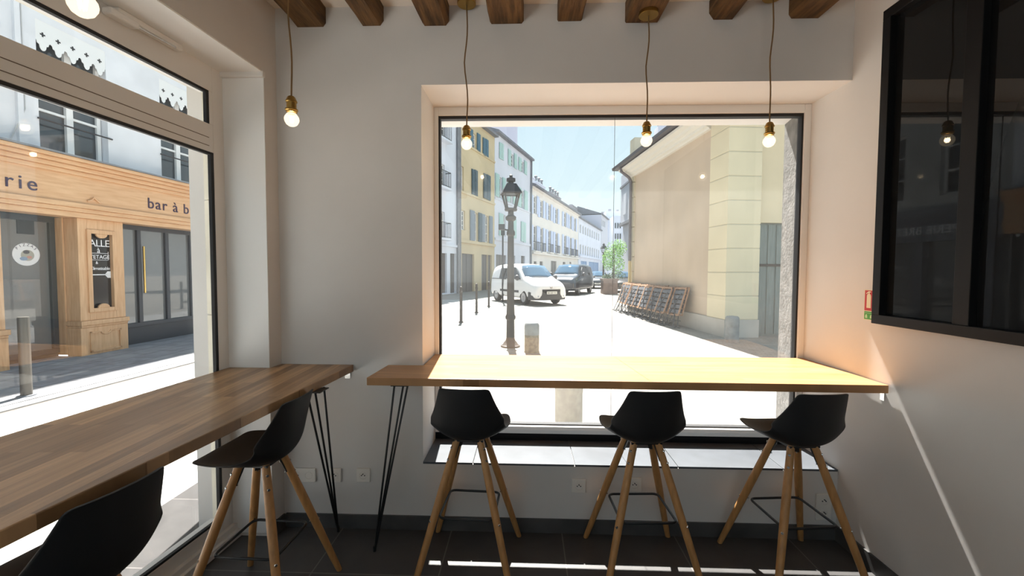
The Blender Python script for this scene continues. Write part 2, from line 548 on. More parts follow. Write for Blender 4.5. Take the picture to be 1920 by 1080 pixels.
# cover strip and bead where the window meets the pier
m = MB()
m.box(-1.645, -1.405, 2.268, 2.289, 2.522, 2.552)
meta(m.build('trim_6', white_paint, bevel=0.002), kind='structure', label='white cover strip at the head of the pier beside the left window', cat='trim')

# fanlight opener
t = thing('fanlight_opener', 'white fanlight opener with lever housing above the left window', 'window opener', (fx(1.83) + 0.02, 1.83, 2.50))
m = MB()
m.bar((fx(1.70) + 0.022, 1.70, 2.532), (fx(2.0) + 0.022, 2.0, 2.532), 0.036, 0.030)
m.build('rail_housing', white_paint, t, bevel=0.006)
m = MB()
m.bar((fx(1.66) + 0.028, 1.66, 2.512), (fx(1.78) + 0.028, 1.78, 2.512), 0.045, 0.028)
m.build('lever_housing', white_paint, t, bevel=0.008)
m = MB()
m.tube([(fx(1.76) + 0.045, 1.76, 2.508), (fx(1.95) + 0.048, 1.95, 2.512)], 0.004, 8)
m.build('lever_arm', steel, t)

# ---- window_3 : black interior glazing on the right wall
wd = thing('window_3', 'black steel framed interior window with dark panes on right wall', 'window', (XR, 1.2, 1.245), kind='structure')
ya, yb_, za, zb = 0.10, 2.145, 1.245, 2.735
def rbox(m, y0, y1, z0, z1, d0=0.0, d1=0.045):
    m.box(XR - d1, XR - d0, y0, y1, z0, z1)
m = MB()
rbox(m, ya, yb_, za, za + 0.045); rbox(m, ya, yb_, zb - 0.045, zb)
rbox(m, yb_ - 0.045, yb_, za + 0.045, zb - 0.045); rbox(m, ya, ya + 0.045, za + 0.045, zb - 0.045)
m.build('outer_frame', black_paint, wd, bevel=0.002)
mull = [1.722, 1.30, 0.88, 0.46]
for y in mull:
    m = MB(); rbox(m, y - 0.032, y + 0.032, za + 0.045, zb - 0.045, 0.0, 0.04)
    m.build('mullion', black_paint, wd, bevel=0.002)
edges = [yb_ - 0.045] + mull + [ya + 0.045]
for i in range(len(edges) - 1):
    hi = edges[i] - (0.0 if i == 0 else 0.032); lo = edges[i + 1] + (0.0 if i == len(edges) - 2 else 0.032)
    m = MB(); rbox(m, lo, hi, za + 0.045, zb - 0.045, 0.004, 0.012)
    m.build('pane', dark_glass, wd)

# ---- ceiling beams
beam_px = [(553, 609, 50), (673, 719, 49), (790, 843, 47.5), (920, 982, 48), (1048, 1093, 48), (1174, 1236, 46), (1329, 1384, 42), (1477, 1540, 37)]
order = ['first', 'second', 'third', 'fourth', 'fifth', 'sixth', 'seventh', 'eighth']
for i, (pa, pb, py) in enumerate(beam_px):
    A = ony(pa, py, YB); B = ony(pb, py, YB)
    t = MB()
    rnd = random.Random(40 + i)
    n = 26
    rings = []
    wav = [rnd.uniform(-0.006, 0.006) for _ in range(6)]
    for k in range(n + 1):
        y = YB + 0.1 - (YB + 0.1 - YN) * k / n
        o = 0.008 * math.sin(k * 0.9 + i) + rnd.uniform(-0.003, 0.003)
        x0, x1 = A.x + o, B.x + o * 0.6 + wav[1]
        zb0 = 2.845 + wav[2] + 0.004 * math.sin(k * 1.3 + i * 2) + rnd.uniform(-0.002, 0.002)
        ch = 0.014 + 0.008 * math.sin(k * 0.6 + i)
        if i == 6: ch += 0.02
        rings.append([(x0, y, 2.96), (x0, y, zb0 + ch), (x0 + ch * 0.7, y, zb0), (x1 - ch * 0.9, y, zb0), (x1, y, zb0 + ch * 1.2), (x1, y, 2.96)])
    vs = [p for r in rings for p in r]; fs = []
    for k in range(n):
        for q in range(6):
            fs.append((k * 6 + q, k * 6 + (q + 1) % 6, (k + 1) * 6 + (q + 1) % 6, (k + 1) * 6 + q))
    fs.append(tuple(range(6))); fs.append(tuple(n * 6 + q for q in range(5, -1, -1)))
    t.add(vs, fs)
    where = 'above the left window corner' if i == 0 else ('nearest the right wall' if i == 7 else 'counted from the left window')
    meta(t.build('ceiling_beam', beam_m), 'old dark oak ceiling beam, %s %s' % (order[i], where), 'beam', 'ceiling beams', 'structure')

# ================================================================== COUNTERS
ZT, TH = 0.956, 0.040
t = thing('bar_counter', 'oak bar counter fitted into the big back window recess', 'counter', (0.47, 2.35, 0.0))
m = MB()
m.prism([(-0.80, 2.097), (XR - 0.006, 2.073), (XR - 0.006, 2.706), (-0.584, 2.706), (-0.584, YB - 0.003), (-0.785, YB - 0.003)], ZT - TH, ZT)
m.build('worktop', oak_back, t, bevel=0.003)
def hairpin(t, foot, tops, r=0.0055):
    m = MB()
    z = ZT - TH
    for tp in tops:
        m.tube([(tp[0], tp[1], z - 0.002), tuple(Vector((tp[0], tp[1], z)).lerp(Vector(foot), 0.985))], r, 8)
    m.tube([(foot[0], foot[1], foot[2]), (foot[0], foot[1], 0.03)], 0.008, 8)
    cx = sum(p[0] for p in tops) / len(tops); cy = sum(p[1] for p in tops) / len(tops)
    m.box(cx - 0.045, cx + 0.045, cy - 0.045, cy + 0.045, z - 0.004, z)
    return m.build('hairpin_leg', black_metal, t)
hairpin(t, (-0.800, 2.185, 0.0), [(-0.668, 2.13), (-0.632, 2.17), (-0.60, 2.13)])
m = MB()
bx = onx(1655, 740, XR).y
m.box(XR - 0.003, XR, bx - 0.012, bx + 0.012, ZT - TH - 0.045, ZT - TH)
m.box(XR - 0.05, XR, bx - 0.012, bx + 0.012, ZT - TH - 0.003, ZT - TH)
m.build('wall_bracket', steel, t)

t = thing('bar_counter', 'long oak bar counter running along the left shop window', 'counter', (-1.3, 1.2, 0.0))
m = MB()
fy = lambda y: -0.983 - 0.0665 * (2.391 - y)
m.prism([(fy(-0.3), -0.3), (fy(YB - 0.004), YB - 0.004), (lx(YB) + 0.003, YB - 0.004), (-1.409, 2.284), (fx(2.284) + 0.004, 2.284), (fx(-0.3) + 0.004, -0.3)], ZT - TH, ZT)
m.build('worktop', oak_left, t, bevel=0.003)
hairpin(t, (-1.068, 2.345, 0.0), [(-1.035, 1.965), (-1.015, 2.00), (-1.0, 2.06)])
hairpin(t, (-1.24, -0.2, 0.0), [(-1.30, -0.10), (-1.26, -0.05), (-1.22, -0.10)])
p = onz(640, 706, ZT - TH)
m = MB(); m.box(p.x - 0.03, p.x, YB - 0.04, YB - 0.004, ZT - TH - 0.004, ZT - TH); m.box(p.x - 0.03, p.x, YB - 0.006, YB - 0.003, ZT - TH - 0.04, ZT - TH)
m.build('wall_bracket', steel, t)

# ================================================================== BAR STOOLS
def make_stool(label):
    t = thing('bar_stool', label, 'bar stool', (0, 0, 0), 0, 'black bar stools at the counters')
    # shell control rows: (y, z, half width, edge lift up, edge pull forward)
    prof = [(0.206, 0.690, 0.030, 0.000, -0.02), (0.206, 0.694, 0.095, 0.004, -0.022), (0.202, 0.698, 0.145, 0.010, -0.012), (0.17, 0.694, 0.182, 0.020, 0.0), (0.10, 0.678, 0.200, 0.036, 0.0),
            (0.03, 0.668, 0.205, 0.050, 0.0), (-0.035, 0.664, 0.200, 0.064, 0.0), (-0.080, 0.667, 0.192, 0.078, 0.004), (-0.112, 0.682, 0.187, 0.084, 0.020),
            (-0.135, 0.712, 0.187, 0.066, 0.045), (-0.152, 0.758, 0.184, 0.030, 0.062), (-0.166, 0.810, 0.170, 0.006, 0.062), (-0.179, 0.865, 0.150, 0.0, 0.046),
            (-0.189, 0.912, 0.134, 0.0, 0.032), (-0.193, 0.933, 0.127, 0.0, 0.026), (-0.195, 0.944, 0.120, 0.0, 0.02), (-0.196, 0.948, 0.106, 0.0, 0.015)]
    def cr_(i, t):
        P = [prof[max(0, min(len(prof) - 1, i + k))] for k in (-1, 0, 1, 2)]
        return [0.5 * (2 * b_ + (c_ - a_) * t + (2 * a_ - 5 * b_ + 4 * c_ - d_) * t * t + (3 * b_ - a_ - 3 * c_ + d_) * t ** 3) for a_, b_, c_, d_ in zip(*P)]
    rows = []
    for i in range(len(prof) - 1):
        for q in range(4): rows.append(cr_(i, q / 4))
    rows.append(list(prof[-1]))
    nu = 22
    vs, fs = [], []
    for (y, z, wd_, up, fw) in rows:
        for k in range(nu + 1):
            u = -1 + 2 * k / nu
            a = abs(u) ** 2.3
            vs.append((wd_ * u * (1 - 0.03 * a), y + fw * a, z + up * a))
    n1 = nu + 1
    for i in range(len(rows) - 1):
        for k in range(nu):
            fs.append((i * n1 + k, i * n1 + k + 1, (i + 1) * n1 + k + 1, (i + 1) * n1 + k))
    m = MB(); m.add(vs, fs)
    m.build('seat_shell', shell_m, t, smooth=True, local=True, solid=0.007, subsurf=1)
    # steel spider under the seat
    m = MB()
    m.box(-0.075, 0.075, -0.075, 0.075, 0.655, 0.664)
    for sx_ in (-1, 1):
        for sy_ in (-1, 1):
            m.bar((sx_ * 0.044, sy_ * 0.044, 0.664), (sx_ * 0.070, sy_ * 0.070, 0.575), 0.022, 0.006, up=(sx_, sy_, 0))
    m.build('seat_bracket', black_metal, t, local=True)
    for sx_ in (-1, 1):
        for sy_ in (-1, 1):
            top = Vector((sx_ * 0.058, sy_ * 0.058, 0.662)); foot = Vector((sx_ * 0.232, sy_ * 0.232, 0.0))
            m = MB()
            pts = [top.lerp(foot, k / 8) for k in range(9)]
            rs = [0.0165, 0.0175, 0.0185, 0.019, 0.0185, 0.0175, 0.0165, 0.0155, 0.0140]
            m.tube(pts, rs, 14)
            m.v = [(x, y, max(z, 0.0)) for x, y, z in m.v]
            leg = m.build('leg', beech, t, smooth='auto', local=True)
            outw = Vector((sx_, sy_, 0)).normalized()
            for fr_ in (0.055, 0.135, 0.545):
                c_ = top.lerp(foot, fr_)
                m = MB()
                m.tube([c_ - outw * 0.024, c_ + outw * 0.0174, c_ + outw * 0.0176, c_ + outw * 0.0215], [0.003, 0.003, 0.0065, 0.0055], 10)
                m.build('screw', steel, leg, local=True)
    # square footrest of black rod
    a, z, q = 0.133, 0.30, 0.028
    pts = []
    for cx, cy, a0 in ((a - q, a - q, 0), (-a + q, a - q, 90), (-a + q, -a + q, 180), (a - q, -a + q, 270)):
        for k in range(5):
            th_ = math.radians(a0 + 90 * k / 4)
            pts.append((cx + q * math.cos(th_), cy + q * math.sin(th_), z))
    pts.append(pts[0]); pts.append(pts[1])
    m = MB(); m.tube(pts, 0.0062, 10, caps=False)
    m.build('footrest', black_metal, t, smooth=True, local=True)
    return t

st = make_stool('black shell bar stool at the right counter, next to the hairpin leg')
st.location = (-0.278, 2.125, 0); st.rotation_euler = (0, 0, math.radians(-3))
dup(st, (0.585, 2.130, 0), math.radians(3), 'black shell bar stool at the middle of the back window counter')
dup(st, (1.326, 2.120, 0), math.radians(5), 'black shell bar stool at the right counter, beside the right wall')
dup(st, (-1.166, 1.815, 0), math.radians(88), 'black shell bar stool tucked under the far end of the left counter')
dup(st, (-1.205, 1.050, 0), math.radians(83), 'black bar stool in the foreground at the left counter, legs out of view')

# ================================================================== PENDANT LAMPS
bulb_glass = emit_mat('warm_bulb_glass', (1.0, 0.84, 0.58), 2.0, clear=0.5)
filament_m = emit_mat('glowing_filament', (1.0, 0.80, 0.48), 60.0)
def make_pendant(label, loc, ztop, wig):
    t = thing('pendant_lamp', label, 'pendant lamp', loc, 0, 'bare bulb pendant lamps')
    x, y, z = 0, 0, 0          # local origin: bulb centre
    m = MB()
    m.lathe([(0.012, 0.098), (0.016, 0.094), (0.021, 0.083), (0.0235, 0.078), (0.0235, 0.074), (0.020, 0.072), (0.020, 0.046), (0.0255, 0.044), (0.0265, 0.038), (0.022, 0.034), (0.0225, 0.030), (0.0165, 0.028), (0.0155, 0.024)][::-1], n=20)
    m.build('lamp_holder', brass, t, smooth='auto', local=True)
    m = MB()
    m.lathe([(0.0005, -0.031), (0.012, -0.0285), (0.022, -0.0215), (0.029, -0.0085), (0.0305, 0.0), (0.0285, 0.010), (0.022, 0.020), (0.0155, 0.028), (0.0135, 0.034)], n=20)
    bulb = m.build('bulb', bulb_glass, t, smooth=True, local=True)
    m = MB()
    for k in range(6):
        a = 2 * math.pi * k / 6
        m.tube([(0.010 * math.cos(a), 0.010 * math.sin(a), 0.014), (0.0065 * math.cos(a), 0.0065 * math.sin(a), -0.013)], 0.0011, 6)
    m.build('filament', filament_m, bulb, local=True)
    ld = bpy.data.lights.new('bulb_light', 'POINT'); ld.energy = 1.0; ld.color = (1.0, 0.66, 0.34); ld.shadow_soft_size = 0.012
    lo = bpy.data.objects.new('bulb_light', ld); C.objects.link(lo); lo.parent = t
    top = ztop - loc[2]
    m = MB()
    n = 14
    m.tube([(wig * math.sin(3.1 * k / n * math.pi) * (1 - abs(2 * k / n - 1)) , wig * 0.6 * math.sin(2.2 * k / n * math.pi), 0.096 + (top - 0.096) * k / n) for k in range(n + 1)], 0.0036, 8)
    m.build('cord', cord_m, t, smooth=True, local=True)
    m = MB()
    m.lathe([(0.0, -0.030), (0.048, -0.030), (0.050, -0.028), (0.050, 0.0)], n=24)
    m.v = [(a, b_, c_ + top) for a, b_, c_ in m.v]
    m.build('ceiling_rose', brass, t, smooth='auto', local=True)
    return t
for px, py, z, wig, ztop, lab in ((547, 224, 2.15, 0.007, 2.945, 'bare bulb pendant in front of the plain wall left of the big window'),
                                  (875, 270, 2.18, 0.012, 2.945, 'bare bulb pendant before the yellow house in the big window'),
                                  (1212, 264, 2.18, 0.009, 2.850, 'bare bulb pendant with visible brass ceiling rose on a beam'),
                                  (1442, 265, 2.18, 0.008, 2.945, 'bare bulb pendant nearest the right wall, before the yellow stone corner'),
                                  (155, 8, 2.15, 0.006, 2.945, 'large near bulb pendant in front of the fanlight opener')):
    p = onz(px, py, z)
    make_pendant(lab, tuple(p), ztop, wig)

# ================================================================== SOCKETS, SIGN
def socket(x, z, n, vertical, label, y=YB):
    t = thing('wall_socket', label, 'socket', (x, y, z), 0, 'white wall sockets')
    w_, h_ = (0.080 + 0.071 * (n - 1), 0.081) if not vertical else (0.085, 0.081 + 0.071 * (n - 1))
    m = MB(); m.box(x - w_ / 2, x + w_ / 2, y - 0.011, y, z - h_ / 2, z + h_ / 2)
    m.build('face_plate', socket_m, t, bevel=0.004)
    for k in range(n):
        ox = (k - (n - 1) / 2) * 0.071
        cx, cz = (x + ox, z) if not vertical else (x, z + ox)
        M = Matrix.Translation((cx, y - 0.0112, cz)) @ Matrix.Rotation(math.radians(90), 4, 'X')
        m = MB(); m.lathe([(0.0215, -0.001), (0.0225, 0.0015), (0.0210, 0.002), (0.0195, -0.0005), (0.0, -0.0006)][::-1], n=24, M=M)
        ins = m.build('socket_well', socket_m, t, smooth='auto')
        if n == 2 and k == 1 and not vertical: continue
        m = MB()
        for hx, hz in ((-0.0095, 0.0), (0.0095, 0.0)):
            m.tube([(cx + hx, y - 0.0135, cz + hz), (cx + hx, y - 0.010, cz + hz)], 0.0032, 8)
        m.tube([(cx, y - 0.020, cz + 0.009), (cx, y - 0.010, cz + 0.009)], 0.0026, 8)
        m.build('contact_hole', dark_hole, ins)
    return t
socket(-1.287, 0.308, 2, False, 'white double wall socket in the corner behind the left stool')
socket(-1.102, 0.310, 1, False, 'white single wall socket behind the left counter hairpin leg')
socket(-0.933, 0.314, 1, False, 'white single wall socket between the two hairpin legs')
socket(0.304, 0.277, 1, False, 'white single wall socket between the two left stools of the right counter')
socket(0.616, 0.292, 1, False, 'white single wall socket behind the middle stool of the right counter')
socket(1.662, 0.185, 2, True, 'white upright double wall socket in the right wall corner')

t = thing('fire_extinguisher_sign', 'red and green fire extinguisher sign beside the black interior window', 'sign', (XR, 2.20, 1.32))
ys0, ys1, zs0, zs1 = 2.247, 2.150, 1.252, 1.405
red = mat('sign_red', (0.50, 0.022, 0.020), 0.4); green = mat('sign_green', (0.06, 0.33, 0.03), 0.4); cream = mat('sign_cream', (0.80, 0.72, 0.50), 0.5)
MB().box(XR - 0.0012, XR, ys1, ys0, zs0, zs1).build('backing', cream, t)
e_ = 0.003
zsplit = 1.297
MB().box(XR - 0.002, XR - 0.0012, ys1 + e_, ys0 - e_, zsplit + 0.002, zs1 - e_).build('red_panel', red, t)
MB().box(XR - 0.002, XR - 0.0012, ys1 + e_, ys0 - e_, zs0 + e_, zsplit - 0.002).build('green_panel', green, t)
def sgn(polys, name, mt, d0=0.002, d1=0.0026):
    m = MB()
    for poly in polys:
        # poly in sign coordinates u (0..1 left to right), v (0..1 bottom to top)
        M = Matrix(((0, 0, -1, XR), (-(ys0 - ys1), 0, 0, ys0), (0, zs1 - zs0, 0, zs0), (0, 0, 0, 1)))
        m.prism([(u, v) for u, v in poly], d0, d1, M)
    return m.build(name, mt, t)
sgn([[(0.17, 0.40), (0.44, 0.40), (0.44, 0.80), (0.40, 0.85), (0.34, 0.87), (0.34, 0.91), (0.27, 0.91), (0.27, 0.87), (0.20, 0.85), (0.17, 0.80)],
     [(0.27, 0.905), (0.42, 0.92), (0.42, 0.95), (0.28, 0.955), (0.12, 0.88), (0.14, 0.86)]], 'extinguisher_symbol', cream)
sgn([[(0.72, 0.47), (0.93, 0.45), (0.94, 0.53), (0.80, 0.54), (0.66, 0.58)], [(0.68, 0.60), (0.78, 0.56), (0.93, 0.56), (0.93, 0.60), (0.76, 0.64), (0.60, 0.70)],
     [(0.75, 0.68), (0.93, 0.63), (0.93, 0.68), (0.80, 0.74), (0.68, 0.80)], [(0.78, 0.80), (0.93, 0.71), (0.93, 0.76), (0.82, 0.84), (0.70, 0.93)], [(0.86, 0.85), (0.96, 0.78), (0.95, 0.84), (0.86, 0.97)]], 'flame_symbol', cream)
sgn([[(0.60, 0.315), (0.92, 0.315), (0.92, 0.39), (0.60, 0.39)]], 'small_pictogram', cream)
sgn([[(0.70, 0.32), (0.78, 0.32), (0.84, 0.345), (0.86, 0.32), (0.90, 0.32), (0.86, 0.385)]], 'pictogram_mark', dark_hole, 0.0026, 0.003)
sgn([[(u, 0.06), (u + 0.14, 0.06), (u + 0.14, 0.12), (u + 0.10, 0.19), (u + 0.03, 0.17), (u, 0.13)] for u in (0.10, 0.42, 0.74)] + [[(0.06, 0.225), (0.94, 0.225), (0.94, 0.235), (0.06, 0.235)]], 'instruction_symbol', mat('sign_pale_green', (0.55, 0.75, 0.40), 0.5))
# @@EXTERIOR@@
# ================================================================== THE STREET
paving = brick_mat('pale_street_setts', (0.28, 0.265, 0.24), (0.25, 0.235, 0.21), (0.20, 0.185, 0.17), 0.16, 0.10, 0.006, 0.9, grain=0.12, gscale=(3, 3, 3), rotz=0.35)
m = MB(); m.box(-60, 70, -12, 260, ZG - 0.3, ZG)
meta(m.build('ground', paving), kind='structure')

class Fac:
    """a vertical facade plane: s along it, z up, o outwards"""
    def __init__(s, p0, d, n):
        s.p = Vector((p0[0], p0[1], 0)); s.d = Vector((d[0], d[1], 0)).normalized(); s.n = Vector((n[0], n[1], 0)).normalized()
        s.flip = s.d.cross(s.n).z < 0
    def W(s, a, z, o=0.0):
        q = s.p + s.d * a + s.n * o
        return Vector((q.x, q.y, z))
    def sz(s, px, py, o=0.0):
        P = onp(px, py, s.p + s.n * o, s.n)
        return (P - s.p).dot(s.d), P.z
    def s(s_, px): return s_.sz(px, 506)[0]
    def M(s):
        M = Matrix(((s.d.x, s.n.x, 0, s.p.x), (s.d.y, s.n.y, 0, s.p.y), (0, 0, 1, 0), (0, 0, 0, 1)))
        return M
    def box(s, m, s0, s1, z0, z1, o0, o1):
        return m.box(min(s0, s1), max(s0, s1), o0, o1, min(z0, z1), max(z0, z1), s.M())
    def wall(s, m, s0, s1, z0, z1, holes, depth=0.22, back=0.3):
        """front skin with rectangular openings, their reveals, and a solid behind"""
        S = sorted({s0, s1, *[h[0] for h in holes], *[h[1] for h in holes]})
        Z = sorted({z0, z1, *[h[2] for h in holes], *[h[3] for h in holes]})
        S = [a for a in S if s0 <= a <= s1]; Z = [a for a in Z if z0 <= a <= z1]
        for i in range(len(S) - 1):
            for j in range(len(Z) - 1):
                cs, cz = (S[i] + S[i + 1]) / 2, (Z[j] + Z[j + 1]) / 2
                if any(h[0] < cs < h[1] and h[2] < cz < h[3] for h in holes): continue
                m.add([s.W(S[i], Z[j]), s.W(S[i + 1], Z[j]), s.W(S[i + 1], Z[j + 1]), s.W(S[i], Z[j + 1])], [(0, 1, 2, 3)])
        for a, b, c_, d_ in holes:
            q = [(a, c_), (b, c_), (b, d_), (a, d_)]
            for k in range(4):
                u, v = q[k], q[(k + 1) % 4]
                m.add([s.W(u[0], u[1]), s.W(v[0], v[1]), s.W(v[0], v[1], -depth), s.W(u[0], u[1], -depth)], [(0, 1, 2, 3)])
        s.box(m, s0, s1, z0, z1, -depth - back, -depth)
        for a in (s0, s1):
            m.add([s.W(a, z0), s.W(a, z1), s.W(a, z1, -depth), s.W(a, z0, -depth)], [(0, 1, 2, 3)])
        m.add([s.W(s0, z1), s.W(s1, z1), s.W(s1, z1, -depth), s.W(s0, z1, -depth)], [(0, 1, 2, 3)])
        return m

ext_glass = mat('street_window_glass', (0.05, 0.06, 0.07), 0.04, spec=0.8)
win_white = mat('white_window_joinery', (0.80, 0.80, 0.79), 0.5)
zinc = mat('grey_zinc', (0.20, 0.21, 0.23), 0.5, var=0.1, scale=3)
iron = mat('dark_wrought_iron', (0.03, 0.03, 0.035), 0.5)
post_m = mat('brown_grey_post_iron', (0.055, 0.047, 0.042), 0.55, var=0.1, scale=8)

def add_window(F_, T, s0, s1, z0, z1, depth=0.16, rows=2, leaves=2, fr=0.06, gm=None, fm=None, name='window'):
    m = MB()
    o1 = -depth + 0.05
    F_.box(m, s0, s0 + fr, z0, z1, -depth, o1); F_.box(m, s1 - fr, s1, z0, z1, -depth, o1)
    F_.box(m, s0, s1, z1 - fr, z1, -depth, o1); F_.box(m, s0, s1, z0, z0 + fr, -depth, o1)
    if leaves == 2:
        c_ = (s0 + s1) / 2; F_.box(m, c_ - fr * 0.8, c_ + fr * 0.8, z0, z1, -depth, o1 + 0.01)
    for k in range(1, rows):
        z = z0 + (z1 - z0) * k / rows
        F_.box(m, s0, s1, z - 0.02, z + 0.02, -depth, o1 - 0.01)
    w_ = m.build(name, fm or win_white, T)
    m = MB(); F_.box(m, s0, s1, z0, z1, -depth - 0.02, -depth + 0.01)
    m.build('pane', gm or ext_glass, w_)
    return w_

# ------------------------------------------------------------------ house across the left street with the wooden shop front
LD = Vector((0.061, 0.998, 0)).normalized(); LN = Vector((LD.y, -LD.x, 0))
PF = onz(233, 655, ZG)
LF = Fac(PF, LD, LN)
stone_w = mat('pale_dressed_stone', (0.74, 0.75, 0.78), 0.9, var=0.06, scale=1.6, bump=0.2, bscale=12)
shopwood = mat('warm_oak_shopfront', (0.58, 0.335, 0.175), 0.5, col2=(0.68, 0.425, 0.24), scale=4, stretch=(7, 7, 0.7))
shopwood_h = mat('warm_oak_fascia', (0.60, 0.35, 0.185), 0.5, col2=(0.69, 0.435, 0.245), scale=4, stretch=(6, 0.6, 7))
shop_dark = mat('anthracite_shop_metal', (0.045, 0.05, 0.06), 0.4)
shop_glass = mat('shop_glass_painted_reflection', (0.17, 0.175, 0.175), 0.03, spec=1.0)  # grey base stands in for the bright street mirrored in the panes
letter_m = mat('dark_violet_letters', (0.045, 0.025, 0.06), 0.5)
white_m = mat('white_print', (0.80, 0.80, 0.80), 0.5)
T = thing('corner_house', 'pale stone house with warm oak shop front across the left street', 'building', tuple(LF.W(0, ZG)))
zf0, zf1 = 2.37, 3.34
S0, S1 = -14.0, 2.3
winA, winB = LF.sz(70, 182), LF.sz(182, 308)
ws = LF.s(70) if False else -1.22
holes = []
wins = [(-1.22 + 2.13 * k, -0.16 + 2.13 * k) for k in range(-6, 2)]
for a, b in wins:
    holes.append((a, b, 3.40, 5.44))
m = MB(); LF.wall(m, S0, S1, 3.20, 18.0, holes, depth=0.20)
m.build('upper_wall', stone_w, T)
for i, (a, b) in enumerate(wins):
    w_ = add_window(LF, T, a + 0.02, b - 0.02, 3.40, 5.40, depth=0.17, rows=3, fr=0.065)
    m = MB()
    for z in (3.88,):
        m.tube([LF.W(a - 0.03, z, 0.02), LF.W(b + 0.06, z, 0.02)], 0.014, 8)
    m.build('guard_rail', iron, w_)
    # cut metal valance with scalloped lower edge and cross cut-outs
    n = 5
    L_ = b - a + 0.02
    zt, zb = 5.44, 5.02
    top = [(a - 0.01, zt)]
    low = []
    for k in range(n):
        c0 = a - 0.01 + L_ * k / n; c1 = c0 + L_ / n; r = (c1 - c0)
        low += [(c0, zb + 0.11), (c0 + r * 0.10, zb + 0.095), (c0 + r * 0.14, zb + 0.055), (c0 + r * 0.24, zb + 0.045)]
        for q in range(7):
            t_ = math.pi * (1 - q / 6)
            low.append((c0 + r * 0.5 + r * 0.23 * math.cos(t_), zb + 0.04 - 0.085 * math.sin(t_)))
        low += [(c0 + r * 0.76, zb + 0.045), (c0 + r * 0.86, zb + 0.055), (c0 + r * 0.90, zb + 0.095), (c1, zb + 0.11)]
    m = MB()
    for k in range(len(low) - 1):
        u, v = low[k], low[k + 1]
        if v[0] - u[0] < 1e-6: continue
        for o in (-0.01, -0.004):
            m.add([LF.W(u[0], u[1], o), LF.W(v[0], v[1], o), LF.W(v[0], zt, o), LF.W(u[0], zt, o)], [(0, 1, 2, 3)])
        m.add([LF.W(u[0], u[1], -0.01), LF.W(v[0], v[1], -0.01), LF.W(v[0], v[1], -0.004), LF.W(u[0], u[1], -0.004)], [(0, 1, 2, 3)])
    val = m.build('valance', win_white, w_)
    for k in range(n if i >= 5 else 0):
        cs = a - 0.01 + L_ * (k + 0.5) / n; cz = zb + 0.21
        p_, q_ = 0.012, 0.036
        M2 = Matrix((LF.d, Vector((0, 0, 1)), LF.n)).transposed().to_4x4(); M2.translation = LF.W(cs, cz, -0.0045)
        MB().prism([(-p_, -q_), (p_, -q_), (p_, -p_), (q_, -p_), (q_, p_), (p_, p_), (p_, q_), (-p_, q_), (-p_, p_), (-q_, p_), (-q_, -p_), (-p_, -p_)], 0, 0.002, M2).build('cross_cutout', dark_hole, w_)
m = MB()
LF.box(m, -1.52, -1.45, 3.3, 9, 0.0, 0.05)
m.build('downpipe', stone_w, T)
m = MB(); m.tube([LF.W(-1.62, 3.42, 0.03), LF.W(-1.42, 3.95, 0.03), LF.W(-1.42, 5.6, 0.03)], 0.008, 6)
m.build('cable', mat('pale_cable', (0.5, 0.5, 0.5), 0.6), T)
m = MB()
LF.box(m, -1.95, -1.62, 4.40, 4.42, 0.0, 0.25); LF.box(m, -1.95, -1.93, 4.2, 4.42, 0, 0.25); LF.box(m, -1.72, -1.70, 4.40, 4.55, 0.2, 0.22)
m.build('sign_bracket', iron, T)
M_ = Matrix((LF.d, Vector((0, 0, 1)), LF.n)).transposed().to_4x4(); 
sc, zc = LF.sz(1, 46)
M_.translation = LF.W(sc - 0.13, zc, 0.0)
m = MB(); m.lathe([(0.11, 0.0), (0.11, 0.02), (0.10, 0.024), (0.0, 0.024)], n=24, M=M_)
m.build('round_plaque', mat('navy_plaque', (0.03, 0.03, 0.12), 0.4), T)
# shop front: cornice, fascia, lower moulding
m = MB()
LF.box(m, S0, S1, 3.20, 3.26, 0.0, 0.30); LF.box(m, S0, S1, 3.26, 3.32, 0.0, 0.36); LF.box(m, S0, S1, 3.13, 3.20, 0.0, 0.24); LF.box(m, S0, S1, 3.06, 3.13, 0, 0.19)
m.build('cornice', shopwood_h, T, bevel=0.012)
m = MB(); LF.box(m, S0, S1, 3.32, 3.345, 0.0, 0.38); m.build('zinc_flashing', zinc, T)
m = MB(); LF.box(m, S0, S1, 2.60, 3.06, -0.25, 0.14); m.build('fascia', shopwood_h, T)
m = MB(); LF.box(m, S0, S1, 2.52, 2.60, -0.2, 0.19); LF.box(m, S0, S1, 2.45, 2.52, -0.2, 0.16); LF.box(m, S0, S1, 2.36, 2.45, -0.2, 0.13)
m.build('lower_moulding', shopwood_h, T, bevel=0.01)
# lettering
def fac_text(Fc, body, px, py, px2, name, mt, T, o, size=None, z=None, spacing=1.0):
    a, za_ = Fc.sz(px, py, o); b, _ = Fc.sz(px2, py, o)
    return text(body, name, mt, T, Fc.W(a, za_ if z is None else z, o), Fc.d, (0, 0, 1), size, 0.006, spacing=spacing)
fac_text(LF, 'rie', 8, 367, 70, 'lettering', letter_m, T, 0.145, size=0.30, z=2.70, spacing=1.3)
fac_text(LF, 'bar \u00e0 b', 277, 408, 352, 'lettering', letter_m, T, 0.145, size=0.30, z=2.70, spacing=1.15)
a_, z_ = LF.sz(180, 400, 0.2)
m = MB(); m.tube([LF.W(a_ - 0.09, 2.66, 0.15), LF.W(a_ - 0.03, 2.68, 0.16), LF.W(a_, 2.73, 0.17), LF.W(a_ + 0.05, 2.70, 0.16), LF.W(a_ + 0.12, 2.655, 0.15)], 0.014, 8)
m.build('carved_scroll', shopwood, T)
